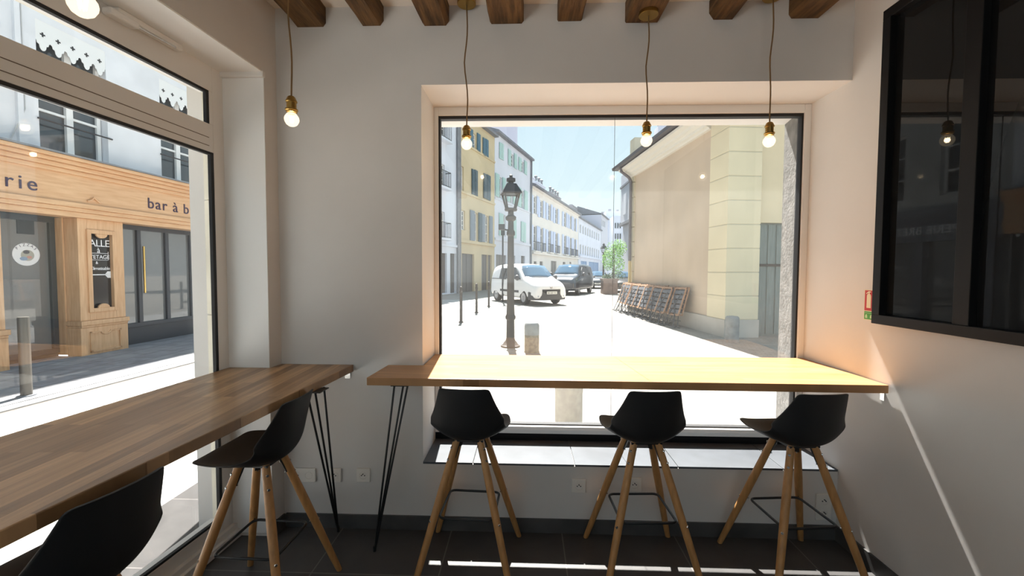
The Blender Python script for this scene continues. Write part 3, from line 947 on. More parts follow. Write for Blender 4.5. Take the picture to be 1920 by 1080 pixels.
# pilasters
def pilaster(a, b, disp):
    m = MB()
    zt = 2.36
    if disp:
        d0, d1, dz0, dz1 = a + 0.15, b - 0.17, 0.74, 2.16
        LF.box(m, a, d0, 0.58, zt, -0.2, 0.06); LF.box(m, d1, b, 0.58, zt, -0.2, 0.06)
        LF.box(m, d0, d1, dz1, zt, -0.2, 0.06); LF.box(m, d0, d1, 0.58, dz0, -0.2, 0.06)
    else:
        LF.box(m, a, b, 0.58, zt, -0.2, 0.06)
    p_ = m.build('pilaster', shopwood, T, bevel=0.006)
    m = MB(); LF.box(m, a - 0.03, b + 0.03, 0.50, 0.58, -0.2, 0.11); LF.box(m, a - 0.015, b + 0.015, 0.46, 0.50, -0.2, 0.09); LF.box(m, a - 0.02, b + 0.02, ZG, 0.46, -0.2, 0.075)
    m.build('plinth', shopwood, p_, bevel=0.008)
    m = MB()
    q = 0.028
    s0, s1, z0, z1 = a + 0.12, b - 0.12, 0.02, 0.38
    LF.box(m, s0, s0 + q, z0, z1, 0.07, 0.095); LF.box(m, s1 - q, s1, z0, z1, 0.07, 0.095); LF.box(m, s0, s1, z0, z0 + q, 0.07, 0.095)
    LF.box(m, s0, s0 + 0.12, z1 - q, z1, 0.07, 0.095); LF.box(m, s1 - 0.12, s1, z1 - q, z1, 0.07, 0.095)
    cm = (s0 + s1) / 2
    m.tube([LF.W(s0 + 0.12, z1 - 0.014, 0.08)] + [LF.W(cm + 0.085 * math.cos(t), z1 - 0.01 - 0.055 * math.sin(t), 0.08) for t in [math.pi * (1 - k / 6) for k in range(7)]] + [LF.W(s1 - 0.12, z1 - 0.014, 0.08)], 0.014, 6)
    m.build('panel_moulding', shopwood, p_)
    if disp:
        m = MB()
        e = 0.05
        for x0, x1, zz0, zz1 in ((d0 - 0.02, d0 + e, dz0 - 0.02, dz1 + 0.02), (d1 - e, d1 + 0.02, dz0 - 0.02, dz1 + 0.02)):
            LF.box(m, x0, x1, zz0, zz1, 0.0, 0.085)
        LF.box(m, d0 + e, d1 - e, dz1 - e, dz1 + 0.02, 0, 0.085); LF.box(m, d0 + e, d1 - e, dz0 - 0.02, dz0 + e, 0, 0.085)
        cd = (d0 + d1) / 2
        for zc_, sg in ((dz0 + e, 1), (dz1 - e, -1)):
            M2 = Matrix((LF.d, Vector((0, 0, 1)), LF.n)).transposed().to_4x4(); M2.translation = LF.W(cd, zc_, 0.05)
            m.prism([(0.10 * math.cos(t), sg * 0.075 * math.sin(t)) for t in [math.pi * k / 10 for k in range(11)]][::sg], 0.0, 0.03, M2)
        fr_ = m.build('display_frame', shopwood, p_, bevel=0.006)
        m = MB(); LF.box(m, d0 + 0.02, d1 - 0.02, dz0 + 0.02, dz1 - 0.02, -0.05, 0.02)
        m.build('display_board', mat('blackboard', (0.022, 0.024, 0.026), 0.12, spec=0.8), fr_)
        x0_, x1_ = d0 + e + 0.005, d1 - e - 0.06
        def bt(body, z, size, sx=0.0, sp=1.0):
            text(body, 'chalk_lettering', white_m, fr_, LF.W(x0_ + sx, z, 0.0215), LF.d, (0, 0, 1), size, 0.001, spacing=sp)
        bt('ALLE', 1.89, 0.175, 0.0, 0.92)
        bt('\u00e0', 1.78, 0.13, 0.13)
        bt("L'ETAGE", 1.67, 0.098, 0.0, 0.95)
        bt('&', 1.575, 0.07, 0.10)
        bt('Climatisable', 1.47, 0.082, 0.0, 0.88)
        m = MB()
        LF.box(m, x0_, d1 - e - 0.03, 1.765, 1.772, 0.02, 0.023); LF.box(m, x0_, d1 - e - 0.03, 1.645, 1.652, 0.02, 0.023); LF.box(m, d1 - e - 0.037, d1 - e - 0.03, 1.645, 1.80, 0.02, 0.023)
        LF.box(m, x0_, x0_ + 0.30, 1.375, 1.392, 0.02, 0.023)
        M2 = Matrix((LF.d, Vector((0, 0, 1)), LF.n)).transposed().to_4x4(); M2.translation = LF.W(x0_ + 0.25, 1.384, 0.02)
        m.prism([(0, 0), (0.05, -0.06), (0.16, -0.06), (0.12, 0.0), (0.16, 0.06), (0.05, 0.06)], 0, 0.003, M2)
        m.build('chalk_arrow', white_m, fr_)
    return p_
pilaster(-0.78, 0.0, True)
pilaster(-2.55, -1.80, False)
for k in range(1, 4):
    pilaster(-2.55 - 3.2 * k, -1.80 - 3.2 * k, False)
m = MB(); LF.box(m, S0, S1, ZG, 3.2, -1.4, -1.2); m.build('shop_back_wall', mat('dim_shop_interior', (0.12, 0.11, 0.10), 0.9), T)
# recess cheek beside the doorway
m = MB(); LF.box(m, -0.81, -0.78, 0.0, 2.36, -0.45, -0.20)
m.build('door_cheek', shopwood, T)
# doorway window with badge
def shop_bay(a, b, mulls, o=-0.30, rail=0.42):
    m = MB()
    LF.box(m, a, b, 2.27, 2.36, o, o + 0.07); LF.box(m, a, b, rail - 0.08, rail, o, o + 0.07)
    LF.box(m, a, b, ZG, rail - 0.08, o, o + 0.03)
    for x in mulls: LF.box(m, x - 0.04, x + 0.04, rail, 2.27, o, o + 0.07)
    fr_ = m.build('shop_window', shop_dark, T, bevel=0.004)
    m = MB(); LF.box(m, a, b, rail, 2.27, o - 0.02, o + 0.02)
    m.build('pane', shop_glass, fr_)
    return fr_
dw = shop_bay(-1.80, -0.80, [-0.85], o=-0.40, rail=0.12)
sb, zb_ = LF.sz(50, 477, -0.37)
def disc(r0, r1, sc, zc, o, name, mt, par, n=32, th=0.003, el=1.0):
    M2 = Matrix((LF.d, Vector((0, 0, 1)), LF.n)).transposed().to_4x4(); M2.translation = LF.W(sc, zc, o)
    m = MB(); m.prism([(r1 * math.cos(2 * math.pi * k / n), el * r1 * math.sin(2 * math.pi * k / n)) for k in range(n)], 0, th, M2)
    return m.build(name, mt, par)
bd = disc(0, 0.185, sb, zb_, -0.378, 'round_badge', white_m, dw)
for k, ch in enumerate('PIZZAS'):
    th_ = math.radians(142 - k * 20.8)
    r = 0.136
    xd = LF.d * math.sin(th_) + Vector((0, 0, -1)) * math.cos(th_) * 1.0
    yd = LF.d * math.cos(th_) + Vector((0, 0, 1)) * math.sin(th_)
    text(ch, 'badge_lettering', letter_m, bd, LF.W(sb + r * math.cos(th_), zb_ + r * math.sin(th_), -0.3745), xd, yd, 0.060, 0.001, align='CENTER')
disc(0, 0.090, sb + 0.015, zb_ - 0.015, -0.3749, 'badge_disc', mat('badge_grey', (0.42, 0.40, 0.33), 0.6), bd, th=0.0012)
disc(0, 0.043, sb + 0.0, zb_ + 0.038, -0.3737, 'badge_shape', mat('badge_dark', (0.10, 0.09, 0.09), 0.6), bd, el=0.7, th=0.001)
disc(0, 0.052, sb - 0.038, zb_ - 0.07, -0.3737, 'badge_shape', mat('badge_blue', (0.25, 0.33, 0.45), 0.6), bd, el=0.6, th=0.001)
disc(0, 0.036, sb + 0.038, zb_ - 0.045, -0.3727, 'badge_shape', mat('badge_rose', (0.55, 0.28, 0.22), 0.6), bd, el=0.6, th=0.001)
a0, z0 = LF.sz(31, 406, -0.37); a1, z1 = LF.sz(65, 440, -0.37)
m = MB(); LF.box(m, a0, a1, z1, z0, -0.379, -0.372); m.build('window_screen', dark_hole, dw)
rb = shop_bay(0.0, 2.25, [0.05, 0.55, 1.18, 1.80], o=-0.26, rail=0.40)
gs, gz = LF.sz(268, 500, -0.2)
m = MB(); m.tube([LF.W(gs, 1.00, -0.17), LF.W(gs, 1.95, -0.17)], 0.020, 10)
m.build('door_handle', mat('polished_gold', (0.75, 0.52, 0.18), 0.25, metal=1.0), rb)
for k in range(4):
    shop_bay(-5.0 - 3.2 * k + 0.0, -2.55 - 3.2 * k, [-3.8 - 3.2 * k], o=-0.30, rail=0.42)

# neighbour with the creperie sign further down the left street
T = thing('creperie_house', 'grey creperie house seen only mirrored in the black window', 'building', tuple(LF.W(2.3, ZG)))
holes = [(2.9 + 2.0 * k, 3.9 + 2.0 * k, 3.5, 5.4) for k in range(4)]
m = MB(); LF.wall(m, 2.31, 11.0, 3.2, 17.0, holes, depth=0.2)
m.build('upper_wall', mat('grey_render', (0.50, 0.50, 0.49), 0.9, var=0.08, scale=2), T)
for a, b, c_, d_ in holes: add_window(LF, T, a, b, c_, d_, depth=0.17, rows=3)
m = MB(); LF.box(m, 2.31, 11.0, 2.3, 3.2, -0.2, 0.12); m.build('fascia', mat('slate_blue_fascia', (0.16, 0.17, 0.20), 0.6), T)
a0, z0 = 2.50, 2.56
text('- CREPERIE BRETONNE -', 'lettering', white_m, T, LF.W(2.42, 2.50, 0.125), LF.d, (0, 0, 1), 0.31, 0.006, spacing=1.12)
m = MB(); LF.box(m, 2.31, 11.0, ZG, 2.3, -0.5, -0.1); m.build('shop_glazing', shop_glass, T)
m = MB()
for x in (2.5, 4.2, 5.9, 7.6, 9.3): LF.box(m, x, x + 0.25, ZG, 2.3, -0.1, 0.08)
m.build('shop_post', mat('slate_blue_wood', (0.16, 0.17, 0.20), 0.6), T)

# pavement on the far side of the left street, kerb line
slab = brick_mat('grey_pavement_slab', (0.30, 0.30, 0.31), (0.25, 0.25, 0.27), (0.17, 0.17, 0.18), 0.62, 0.42, 0.012, 0.85, rotz=math.radians(86.5), grain=0.18, gscale=(4, 4, 4))
m = MB(); LF.box(m, -16, 14, ZG - 0.1, ZG + 0.025, -1.0, 2.12)
meta(m.build('pavement', slab), kind='structure')
m = MB(); LF.box(m, -16, 14, ZG - 0.1, ZG + 0.022, 2.125, 2.30)
meta(m.build('kerb', mat('pale_granite_kerb', (0.34, 0.33, 0.32), 0.8, var=0.08, scale=9), bevel=0.01), kind='structure')
m = MB(); LF.box(m, -16, 14, ZG, ZG + 0.004, 2.30, 2.36)
meta(m.build('gutter', mat('dark_gutter_joint', (0.12, 0.11, 0.10), 0.9)), kind='structure')
fan = brick_mat('fan_laid_setts', (0.46, 0.455, 0.445), (0.38, 0.375, 0.37), (0.20, 0.195, 0.19), 0.20, 0.13, 0.010, 0.9, rotz=math.radians(60), grain=0.2, gscale=(5, 5, 5))
m = MB(); LF.box(m, -16, 14, ZG, ZG + 0.006, 2.36, 4.6)
meta(m.build('carriageway', fan), kind='structure')
near = brick_mat('pale_bounce_pavement', (0.56, 0.555, 0.54), (0.52, 0.515, 0.50), (0.42, 0.41, 0.40), 0.60, 0.45, 0.006, 0.9, grain=0.08, gscale=(4, 4, 4), rotz=math.radians(86.5))  # pale slabs added by the left window to bounce sunlight indoors
m = MB(); LF.box(m, -16, -3.5, ZG, ZG + 0.006, 4.6, 7.4); LF.box(m, -3.5, 1.6, ZG, ZG + 0.006, 4.6, 6.05)
meta(m.build('bounce_pavement', near), kind='structure')
# tactile studs strip
m = MB(); LF.box(m, -1.2, 3.0, ZG, ZG + 0.012, 4.75, 5.25)
meta(m.build('tactile_strip', brick_mat('tactile_paving', (0.50, 0.50, 0.49), (0.46, 0.46, 0.45), (0.20, 0.20, 0.21), 0.07, 0.05, 0.010, 0.8)), kind='structure')

p = onz(50, 742, ZG + 0.025)
t = thing('street_post', 'round brushed steel post on the pavement before the pizza window', 'post', tuple(p))
m = MB(); m.lathe([(0.052, 0.0), (0.052, 0.93), (0.048, 0.945), (0.0, 0.948)], (p.x, p.y, p.z), 24)
m.build('tube', mat('brushed_steel_post', (0.13, 0.12, 0.105), 0.4, metal=0.5), t, smooth='auto')
m = MB(); m.lathe([(0.085, 0.0), (0.085, 0.012), (0.062, 0.014)], (p.x, p.y, p.z), 24); m.build('base_ring', zinc, t)

# ------------------------------------------------------------------ the row of houses down the street
RD = ray(1250, 506); RD = Vector((RD.x, RD.y, 0)).normalized()
RN = Vector((RD.y, -RD.x, 0))
PR = onz(928, 542, ZG)
RF = Fac(PR, RD, RN)
def rect(F_, r):
    a, z1 = F_.sz(r[0], r[1]); b, z0 = F_.sz(r[2], r[3])
    return (a, b, z0, z1)

def shutter(F_, par, s0, s1, z0, z1, mt, o=0.03):
    m = MB(); F_.box(m, s0, s1, z0, z1, o, o + 0.05)
    F_.box(m, s0 + (s1 - s0) * 0.15, s1 - (s1 - s0) * 0.15, z0 + 0.15, (z0 + z1) / 2 - 0.06, o + 0.05, o + 0.065)
    F_.box(m, s0 + (s1 - s0) * 0.15, s1 - (s1 - s0) * 0.15, (z0 + z1) / 2 + 0.06, z1 - 0.15, o + 0.05, o + 0.065)
    return m.build('shutter', mt, par)

def balcony(F_, par, s0, s1, z, h=0.95, o=0.35):
    m = MB()
    for zz in (z + h, z + 0.08): F_.box(m, s0, s1, zz - 0.025, zz, o - 0.03, o)
    n = max(4, int((s1 - s0) / 0.16))
    for k in range(n + 1):
        x = s0 + (s1 - s0) * k / n
        F_.box(m, x - 0.014, x + 0.014, z, z + h, o - 0.025, o - 0.005)
    for x in (s0, s1): F_.box(m, x - 0.02, x + 0.02, z + h - 0.04, z + h, 0, o)
    return m.build('balcony_rail', iron, par)

def house(name, label, px0, px1, eave, wallm, wins, courses=(), roofm=None, s_lim=None, doors=(), eave_out=0.35, pipe=None, depth=0.18, roof_h=1.8, mats=None):
    s0 = RF.s(px0) if s_lim is None else s_lim[0]; s1 = RF.s(px1)
    zt = RF.sz(eave[0], eave[1])[1]
    T = thing(name, label, 'building', tuple(RF.W(s0, ZG)))
    hs = []
    for w_ in wins: hs.append(rect(RF, w_['r']))
    for d_ in doors: hs.append(rect(RF, d_))
    m = MB(); RF.wall(m, s0, s1, ZG, zt, hs, depth=depth, back=6.0)
    m.build('wall', wallm, T)
    for w_, h in zip(wins, hs):
        a, b, c_, d_ = h
        W_ = add_window(RF, T, a, b, c_, d_, depth=depth - 0.02, rows=w_.get('rows', 3), fr=0.07)
        for r, mt in w_.get('sh', ()):
            q = rect(RF, r); shutter(RF, W_, q[0], q[1], q[2], q[3], mt)
        if w_.get('bal'):
            balcony(RF, W_, a - 0.15, b + 0.15, c_ - 0.05)
            m = MB(); RF.box(m, a - 0.25, b + 0.25, c_ - 0.18, c_ - 0.05, 0, 0.4); m.build('balcony_slab', wallm, W_)
        if w_.get('sill'):
            m = MB(); RF.box(m, a - 0.1, b + 0.1, c_ - 0.12, c_, 0, 0.1); m.build('window_sill', w_['sill'], W_)
    for d_, h in zip(doors, hs[len(wins):]):
        a, b, c_, dd = h
        m = MB(); RF.box(m, a, b, max(c_, ZG), dd, -depth, -depth + 0.04)
        cm = (a + b) / 2
        RF.box(m, cm - 0.03, cm + 0.03, max(c_, ZG), dd, -depth, -depth + 0.06)
        m.build('door', mats or mat('dark_street_door', (0.09, 0.085, 0.085), 0.5), T)
    for (x, y, h, o) in courses:
        z = RF.sz(x, y)[1]
        m = MB(); RF.box(m, s0, s1, z - h, z, 0, o); m.build('string_course', wallm, T)
    # eaves gutter and roof slope
    m = MB(); RF.box(m, s0 - 0.02, s1 + 0.05, zt - 0.02, zt + 0.16, -0.1, eave_out)
    m.build('eaves', roofm, T)
    m = MB()
    M2 = RF.M()
    poly = [(eave_out, zt + 0.16), (-5.0, zt + 0.16 + roof_h), (-6.2, zt + 0.16)]
    vs = [(s0, o, z) for o, z in poly] + [(s1, o, z) for o, z in poly]
    m.add(vs, [(0, 1, 2), (5, 4, 3), (0, 3, 4, 1), (1, 4, 5, 2), (2, 5, 3, 0)], M2)
    m.build('roof', roofm, T)
    if pipe is not None:
        x = RF.s(pipe)
        m = MB(); m.tube([RF.W(x, ZG, 0.12), RF.W(x, zt, 0.12)], 0.09, 8); m.build('downpipe', zinc, T)
    return T, s0, s1, zt

slate = mat('grey_slate_roof', (0.17, 0.18, 0.21), 0.7, var=0.12, scale=2)
sh_blue = mat('petrol_blue_shutter', (0.055, 0.14, 0.20), 0.6)
sh_dark = mat('dark_teal_shutter', (0.06, 0.10, 0.125), 0.6)
sh_grey = mat('grey_blue_shutter', (0.20, 0.24, 0.29), 0.6)
sh_mint = mat('mint_shutter', (0.40, 0.58, 0.55), 0.6)
sh_lav = mat('pale_blue_shutter', (0.52, 0.60, 0.80), 0.6)
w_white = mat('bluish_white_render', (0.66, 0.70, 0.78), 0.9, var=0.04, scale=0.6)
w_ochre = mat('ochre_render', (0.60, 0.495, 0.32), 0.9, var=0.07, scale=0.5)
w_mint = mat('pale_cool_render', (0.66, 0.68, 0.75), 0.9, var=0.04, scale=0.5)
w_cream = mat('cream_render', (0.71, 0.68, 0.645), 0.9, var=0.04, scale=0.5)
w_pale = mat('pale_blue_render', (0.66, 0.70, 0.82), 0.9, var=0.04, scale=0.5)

# 1 white balcony house at the left edge of the window
wins = [dict(r=(818, 222, 835, 264), bal=1), dict(r=(818, 302, 834, 352), bal=1), dict(r=(819, 394, 834, 446), bal=1)]
house('balcony_house', 'white house with iron balconies at the left edge of big window', 780, 857.5, (857, 186), w_white, wins, courses=[(840, 458, 0.15, 0.1)], roofm=slate, pipe=856.5,
      doors=[(824, 474, 838, 549), (844, 475, 855, 549)])
# 2 ochre house
def sh(*r, mt): return (r, mt)
wins = [dict(r=(886, 248, 893, 281), sh=[sh(879.5, 240, 885.5, 277, mt=sh_blue), sh(893.5, 249, 899.5, 287, mt=sh_blue)]),
        dict(r=(906, 260, 913, 294), sh=[sh(904.5, 257.5, 909.2, 294, mt=sh_blue), sh(909.6, 260, 914.5, 296, mt=sh_blue)]),
        dict(r=(861, 309, 869.5, 358), rows=4),
        dict(r=(885, 320, 892.5, 366), sh=[sh(883.5, 316.5, 888.6, 366, mt=sh_dark), sh(888.9, 318, 894.2, 368.5, mt=sh_dark)]),
        dict(r=(907, 328, 916, 373), sh=[sh(905.5, 324.5, 911.6, 373, mt=sh_dark), sh(911.9, 327, 918.5, 376.5, mt=sh_dark)]),
        dict(r=(863.5, 393, 872, 432), rows=4),
        dict(r=(889, 398, 895.5, 452), sh=[sh(880.5, 393.5, 888.5, 452, mt=sh_grey), sh(896, 398.5, 902, 454, mt=sh_dark)]),
        dict(r=(908.5, 403, 916, 455), sh=[sh(902.4, 401, 908, 454, mt=sh_grey), sh(916.5, 404.5, 922.3, 457, mt=sh_grey)])]
house('ochre_house', 'ochre yellow house with petrol blue shutters down the street', 858.5, 926.8, (926.5, 257), w_ochre, wins,
      courses=[(926, 302, 0.14, 0.08), (926, 381, 0.14, 0.08), (926, 458, 0.2, 0.12)], roofm=slate, pipe=859.5, doors=[(866, 475, 889, 548), (903, 477, 915, 546), (915.4, 478, 922, 545)])
# 3 pale house with mint shutters
wins = [dict(r=(937, 268, 942, 299), sh=[sh(935.6, 266.5, 939.2, 299, mt=sh_mint), sh(939.6, 268.5, 943.2, 301, mt=sh_mint)]),
        dict(r=(957.5, 287, 963, 314), sh=[sh(952, 279, 957, 312, mt=sh_mint), sh(963.4, 287, 968.2, 318, mt=sh_mint)]),
        dict(r=(977, 301, 982, 325), sh=[sh(971.8, 294, 976.6, 322, mt=sh_mint), sh(982.4, 300.5, 987, 328.5, mt=sh_mint)]),
        dict(r=(936, 331, 941, 373), sh=[sh(928.3, 324, 935.2, 370, mt=sh_mint), sh(941.5, 332, 947, 376, mt=sh_mint)]),
        dict(r=(956, 346, 961, 382), sh=[sh(950.5, 340, 955.5, 379, mt=sh_mint), sh(961.5, 346, 965.8, 384, mt=sh_mint)]),
        dict(r=(977, 356, 982, 392), sh=[sh(970.5, 350, 976.5, 389, mt=sh_mint), sh(982.5, 356.5, 988.5, 395.5, mt=sh_mint)]),
        dict(r=(943, 402, 948, 444), sh=[sh(935, 399, 942.5, 443, mt=sh_mint)]),
        dict(r=(956.5, 408, 961, 446), sh=[sh(961.3, 409, 967, 447, mt=sh_mint)]),
        dict(r=(977, 416, 984, 453), sh=[sh(976.4, 415, 980.4, 453, mt=sh_mint), sh(980.8, 416.5, 984.8, 455, mt=sh_mint)])]
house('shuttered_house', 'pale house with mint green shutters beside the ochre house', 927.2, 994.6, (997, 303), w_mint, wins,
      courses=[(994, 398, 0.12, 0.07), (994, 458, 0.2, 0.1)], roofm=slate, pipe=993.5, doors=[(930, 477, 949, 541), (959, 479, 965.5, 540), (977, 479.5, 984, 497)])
# 4 long cream house
wins = []
top = [(999, 365.5, 1005.5, 402), (1012, 374.5, 1017.5, 409), (1027, 381.5, 1032, 414), (1040.3, 390, 1045, 420), (1056.7, 397.5, 1061, 426), (1067.5, 403.5, 1071, 430), (1075.6, 408, 1079, 434)]
low = [(999, 422, 1005.5, 470), (1012, 426, 1017.5, 472), (1027, 431.5, 1032, 473), (1040.3, 436, 1045, 475), (1056.7, 440.5, 1061, 477), (1067.5, 445, 1071, 479), (1075.6, 447.5, 1079, 480)]
for k, (rr, bal) in enumerate([(r, 0) for r in top] + [(r, 1) for r in low]):
    wd_ = rr[2] - rr[0]
    wins.append(dict(r=rr, rows=3, bal=bal, sh=[sh(rr[0] - wd_ * 0.72, rr[1] - 1.5, rr[0] - 0.2, rr[3] - 1.0, mt=sh_lav), sh(rr[2] + 0.2, rr[1] + 1.5, rr[2] + wd_ * 0.65, rr[3] + 1.0, mt=sh_lav)]))
T4, s40, s41, z4 = house('long_cream_house', 'long cream house with pale blue shutters and chimneys', 995.2, 1083.6, (1084, 403), w_cream, wins, courses=[(996, 345, 0.35, 0.22), (1084, 484, 0.2, 0.3)], roofm=slate, eave_out=0.5,
      doors=[(1001, 490, 1006, 536), (1012, 490, 1017.5, 535), (1033, 489, 1043, 532), (1055.5, 491, 1060, 500), (1068, 491, 1071, 500)])
chim = mat('pale_chimney_render', (0.68, 0.70, 0.78), 0.9)
chim_d = mat('grey_chimney_brick', (0.34, 0.33, 0.36), 0.9, var=0.1, scale=3)
def chimney(F_, T, px0, px1, pyt, pyb, back, mt, pots):
    o = -back
    a, z1 = F_.sz(px0, pyt, o); b, _ = F_.sz(px1, pyt, o); _, z0 = F_.sz(px0, pyb, o)
    m = MB(); F_.box(m, a, b, z0 - 1.5, z1, o - 0.6, o); F_.box(m, a - 0.08, b + 0.08, z1 - 0.25, z1 - 0.1, o - 0.68, o + 0.08)
    ch = m.build('chimney', mt, T)
    for k in range(pots):
        x = a + (b - a) * (k + 0.5) / pots
        q = F_.W(x, z1, o - 0.3)
        m = MB(); m.lathe([(0.16, 0), (0.13, 0.5), (0.2, 0.55), (0.2, 0.7), (0.05, 0.8), (0.0, 0.85)], q, 8)
        m.build('chimney_pot', zinc, ch)
chimney(RF, T4, 996.5, 1002.5, 329, 346, 2.0, chim, 1)
chimney(RF, T4, 1006, 1022, 338.5, 352, 2.5, chim, 3)
chimney(RF, T4, 1033, 1051.5, 358.5, 374, 2.5, chim_d, 4)
# 5 pale blue house beyond
wins = []
for k in range(9):
    x = 1087 + 37.0 * (k / 8.6) ** 0.92
    wd_ = 2.6 - 0.12 * k
    y = 419.5 + (x - 1087) * 0.52; y2 = 437.5 + (x - 1087) * 0.41
    wins.append(dict(r=(x, y, x + wd_, y2), rows=2))
    yb = 457.5 + (x - 1087) * 0.30; yb2 = 477 + (x - 1087) * 0.21
    wins.append(dict(r=(x, yb, x + wd_, yb2), rows=2))
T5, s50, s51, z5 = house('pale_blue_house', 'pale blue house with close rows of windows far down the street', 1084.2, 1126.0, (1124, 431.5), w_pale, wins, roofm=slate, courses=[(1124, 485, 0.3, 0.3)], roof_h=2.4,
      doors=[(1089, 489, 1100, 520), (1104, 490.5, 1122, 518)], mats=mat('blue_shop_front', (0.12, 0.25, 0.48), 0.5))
chimney(RF, T5, 1073, 1099, 383, 396, 5.0, chim_d, 0)
chimney(RF, T5, 1099.5, 1109, 396, 412, 4.0, slate, 3)
# 6, 7 far houses closing the street
wins = [dict(r=(1128 + 2.6 * k, 411 + 1.6 * k, 1129.3 + 2.6 * k, 424 + 1.4 * k), rows=1) for k in range(3)]
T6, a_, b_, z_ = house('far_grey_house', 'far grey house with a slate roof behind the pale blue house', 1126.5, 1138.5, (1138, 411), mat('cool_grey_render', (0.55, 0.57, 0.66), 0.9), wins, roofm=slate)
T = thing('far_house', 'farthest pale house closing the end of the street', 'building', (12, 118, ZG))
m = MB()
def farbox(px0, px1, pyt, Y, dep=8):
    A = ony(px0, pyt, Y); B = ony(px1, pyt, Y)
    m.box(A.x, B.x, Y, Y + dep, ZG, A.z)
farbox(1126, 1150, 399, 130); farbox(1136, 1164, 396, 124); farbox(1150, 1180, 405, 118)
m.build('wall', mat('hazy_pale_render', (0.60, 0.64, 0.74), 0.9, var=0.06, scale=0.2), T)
m = MB()
for k, (a, b, y) in enumerate(((1128, 1134, 397), (1141, 1146, 392), (1156, 1160, 393))):
    A = ony(a, y, 128); B = ony(b, y, 128); m.box(A.x, B.x, 128, 129, A.z - 3, A.z)
m.build('chimney', chim_d, T)
for k in range(3):
    for j in range(3):
        A = ony(1153 + 4.5 * k, 418 + 20 * j, 117.9); B = ony(1155 + 4.5 * k, 428 + 20 * j, 117.9)
        MB().box(A.x, B.x, 117.85, 118.0, B.z, A.z).build('window', ext_glass, T)
# tall lavender block behind
T = thing('tower_block', 'tall pale lavender block rising behind the shuttered house', 'building', (-6, 62, ZG))
A = ony(905, 200, 64); B = ony(966.5, 200, 64)
m = MB(); m.box(A.x - 3, B.x, 64, 78, ZG, A.z + 6)
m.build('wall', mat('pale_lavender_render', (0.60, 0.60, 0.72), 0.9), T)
m = MB(); m.box(A.x - 3.2, B.x + 0.1, 63.9, 78.2, A.z + 6, A.z + 6.4); m.build('parapet', zinc, T)

# ------------------------------------------------------------------ yellow stone building on the right
YA = math.radians(-5.8)
YD = Vector((math.sin(YA), math.cos(YA), 0)); YNn = Vector((-YD.y, YD.x, 0))      # along the wall, outward (left)
YC = onz(1358, 633, ZG)
YW = Fac(YC, YD, YNn)
w_beige = mat('beige_pink_render', (0.62, 0.50, 0.38), 0.9, var=0.06, scale=0.7, bump=0.1, bscale=8)
w_yel = mat('pale_yellow_stone', (0.77, 0.68, 0.485), 0.9, var=0.05, scale=1.0)
w_quoin = mat('grey_yellow_quoin', (0.60, 0.55, 0.42), 0.9, var=0.06, scale=1.0)
corn = mat('white_cornice_plaster', (0.72, 0.69, 0.62), 0.85)
plin = mat('grey_plinth_render', (0.52, 0.49, 0.44), 0.9, var=0.08, scale=2)
T = thing('yellow_building', 'pale yellow stone building with dark gutter on the right of the street', 'building', tuple(YC))
zt = 5.10
m = MB(); YW.box(m, 0.5, 6.6, ZG, zt + 0.2, -9.0, -0.06)
m.build('wall', w_beige, T)
zj = [0.36 + 0.55 * k for k in range(0, 12)]
# pilaster at the corner with rusticated joints, and one at the far end
m = MB(); m2 = MB()
for k in range(len(zj) - 1):
    z0, z1 = zj[k] + 0.012, min(zj[k + 1] - 0.012, 7.5)
    YW.box(m, -0.0, 0.80, z0, z1, -0.80, 0.0)
    YW.box(m2, 6.15, 6.62, z0, z1, -0.5, 0.0)
m.build('corner_pilaster', w_yel, T, bevel=0.006)
m2.build('far_pilaster', w_quoin, T)
m = MB(); YW.box(m, 0.01, 0.79, 0.3, 6.5, -0.79, -0.012); m.build('pilaster_core', w_quoin, T)
m = MB(); YW.box(m, -0.012, 6.63, ZG, 0.36, -0.82, 0.015); m.build('plinth', plin, T)
# front wall with the grey green door
m = MB()
YW.box(m, 0.14, 0.5, 2.62, 7.5, -8.0, -0.80); YW.box(m, 0.14, 0.5, ZG, 2.62, -0.88, -0.80); YW.box(m, 0.14, 0.5, ZG, 2.62, -8.0, -1.95)
m.build('front_wall', mat('warm_yellow_render', (0.74, 0.63, 0.44), 0.9, var=0.05, scale=0.8), T)
m = MB(); YW.box(m, 0.22, 0.27, ZG, 2.62, -1.95, -0.88)
for k in range(5):
    YW.box(m, 0.20, 0.22, ZG + 0.05, 2.58, -1.93 + 0.21 * k, -1.76 + 0.21 * k)
dr = m.build('door', mat('grey_green_door', (0.21, 0.245, 0.23), 0.6, var=0.1, scale=5, stretch=(6, 6, 0.6)), T)
m = MB(); YW.box(m, 0.185, 0.20, 1.6, 1.66, -1.93, -0.9); m.build('door_rail', post_m, dr)
# cornice profile and eaves
prof = [(-0.2, 4.98), (0.03, 4.98), (0.05, 5.02), (0.12, 5.04), (0.14, 5.10), (0.24, 5.14), (0.27, 5.20), (0.40, 5.24), (0.42, 5.30), (-0.2, 5.34)]
def extr(prof, s0, s1, nm, mt):
    m = MB()
    n = len(prof)
    vs = [YW.W(s0, z, o) for o, z in prof] + [YW.W(s1, z, o) for o, z in prof]
    m.add(vs, [tuple(range(n)), tuple(range(2 * n - 1, n - 1, -1))] + [(i, (i + 1) % n, n + (i + 1) % n, n + i) for i in range(n)])
    return m.build(nm, mt, T)
extr(prof, 0.82, 6.7, 'cornice', corn)
extr([(0.30, 5.33), (0.58, 5.33), (0.60, 5.42), (0.45, 5.47), (-0.3, 5.60), (-0.3, 5.40)], -0.5, 6.95, 'gutter', mat('dark_zinc_gutter', (0.085, 0.085, 0.10), 0.5))
extr([(0.45, 5.46), (-4.0, 7.6), (-8.5, 5.46)], -0.5, 6.95, 'roof', slate)
m = MB()
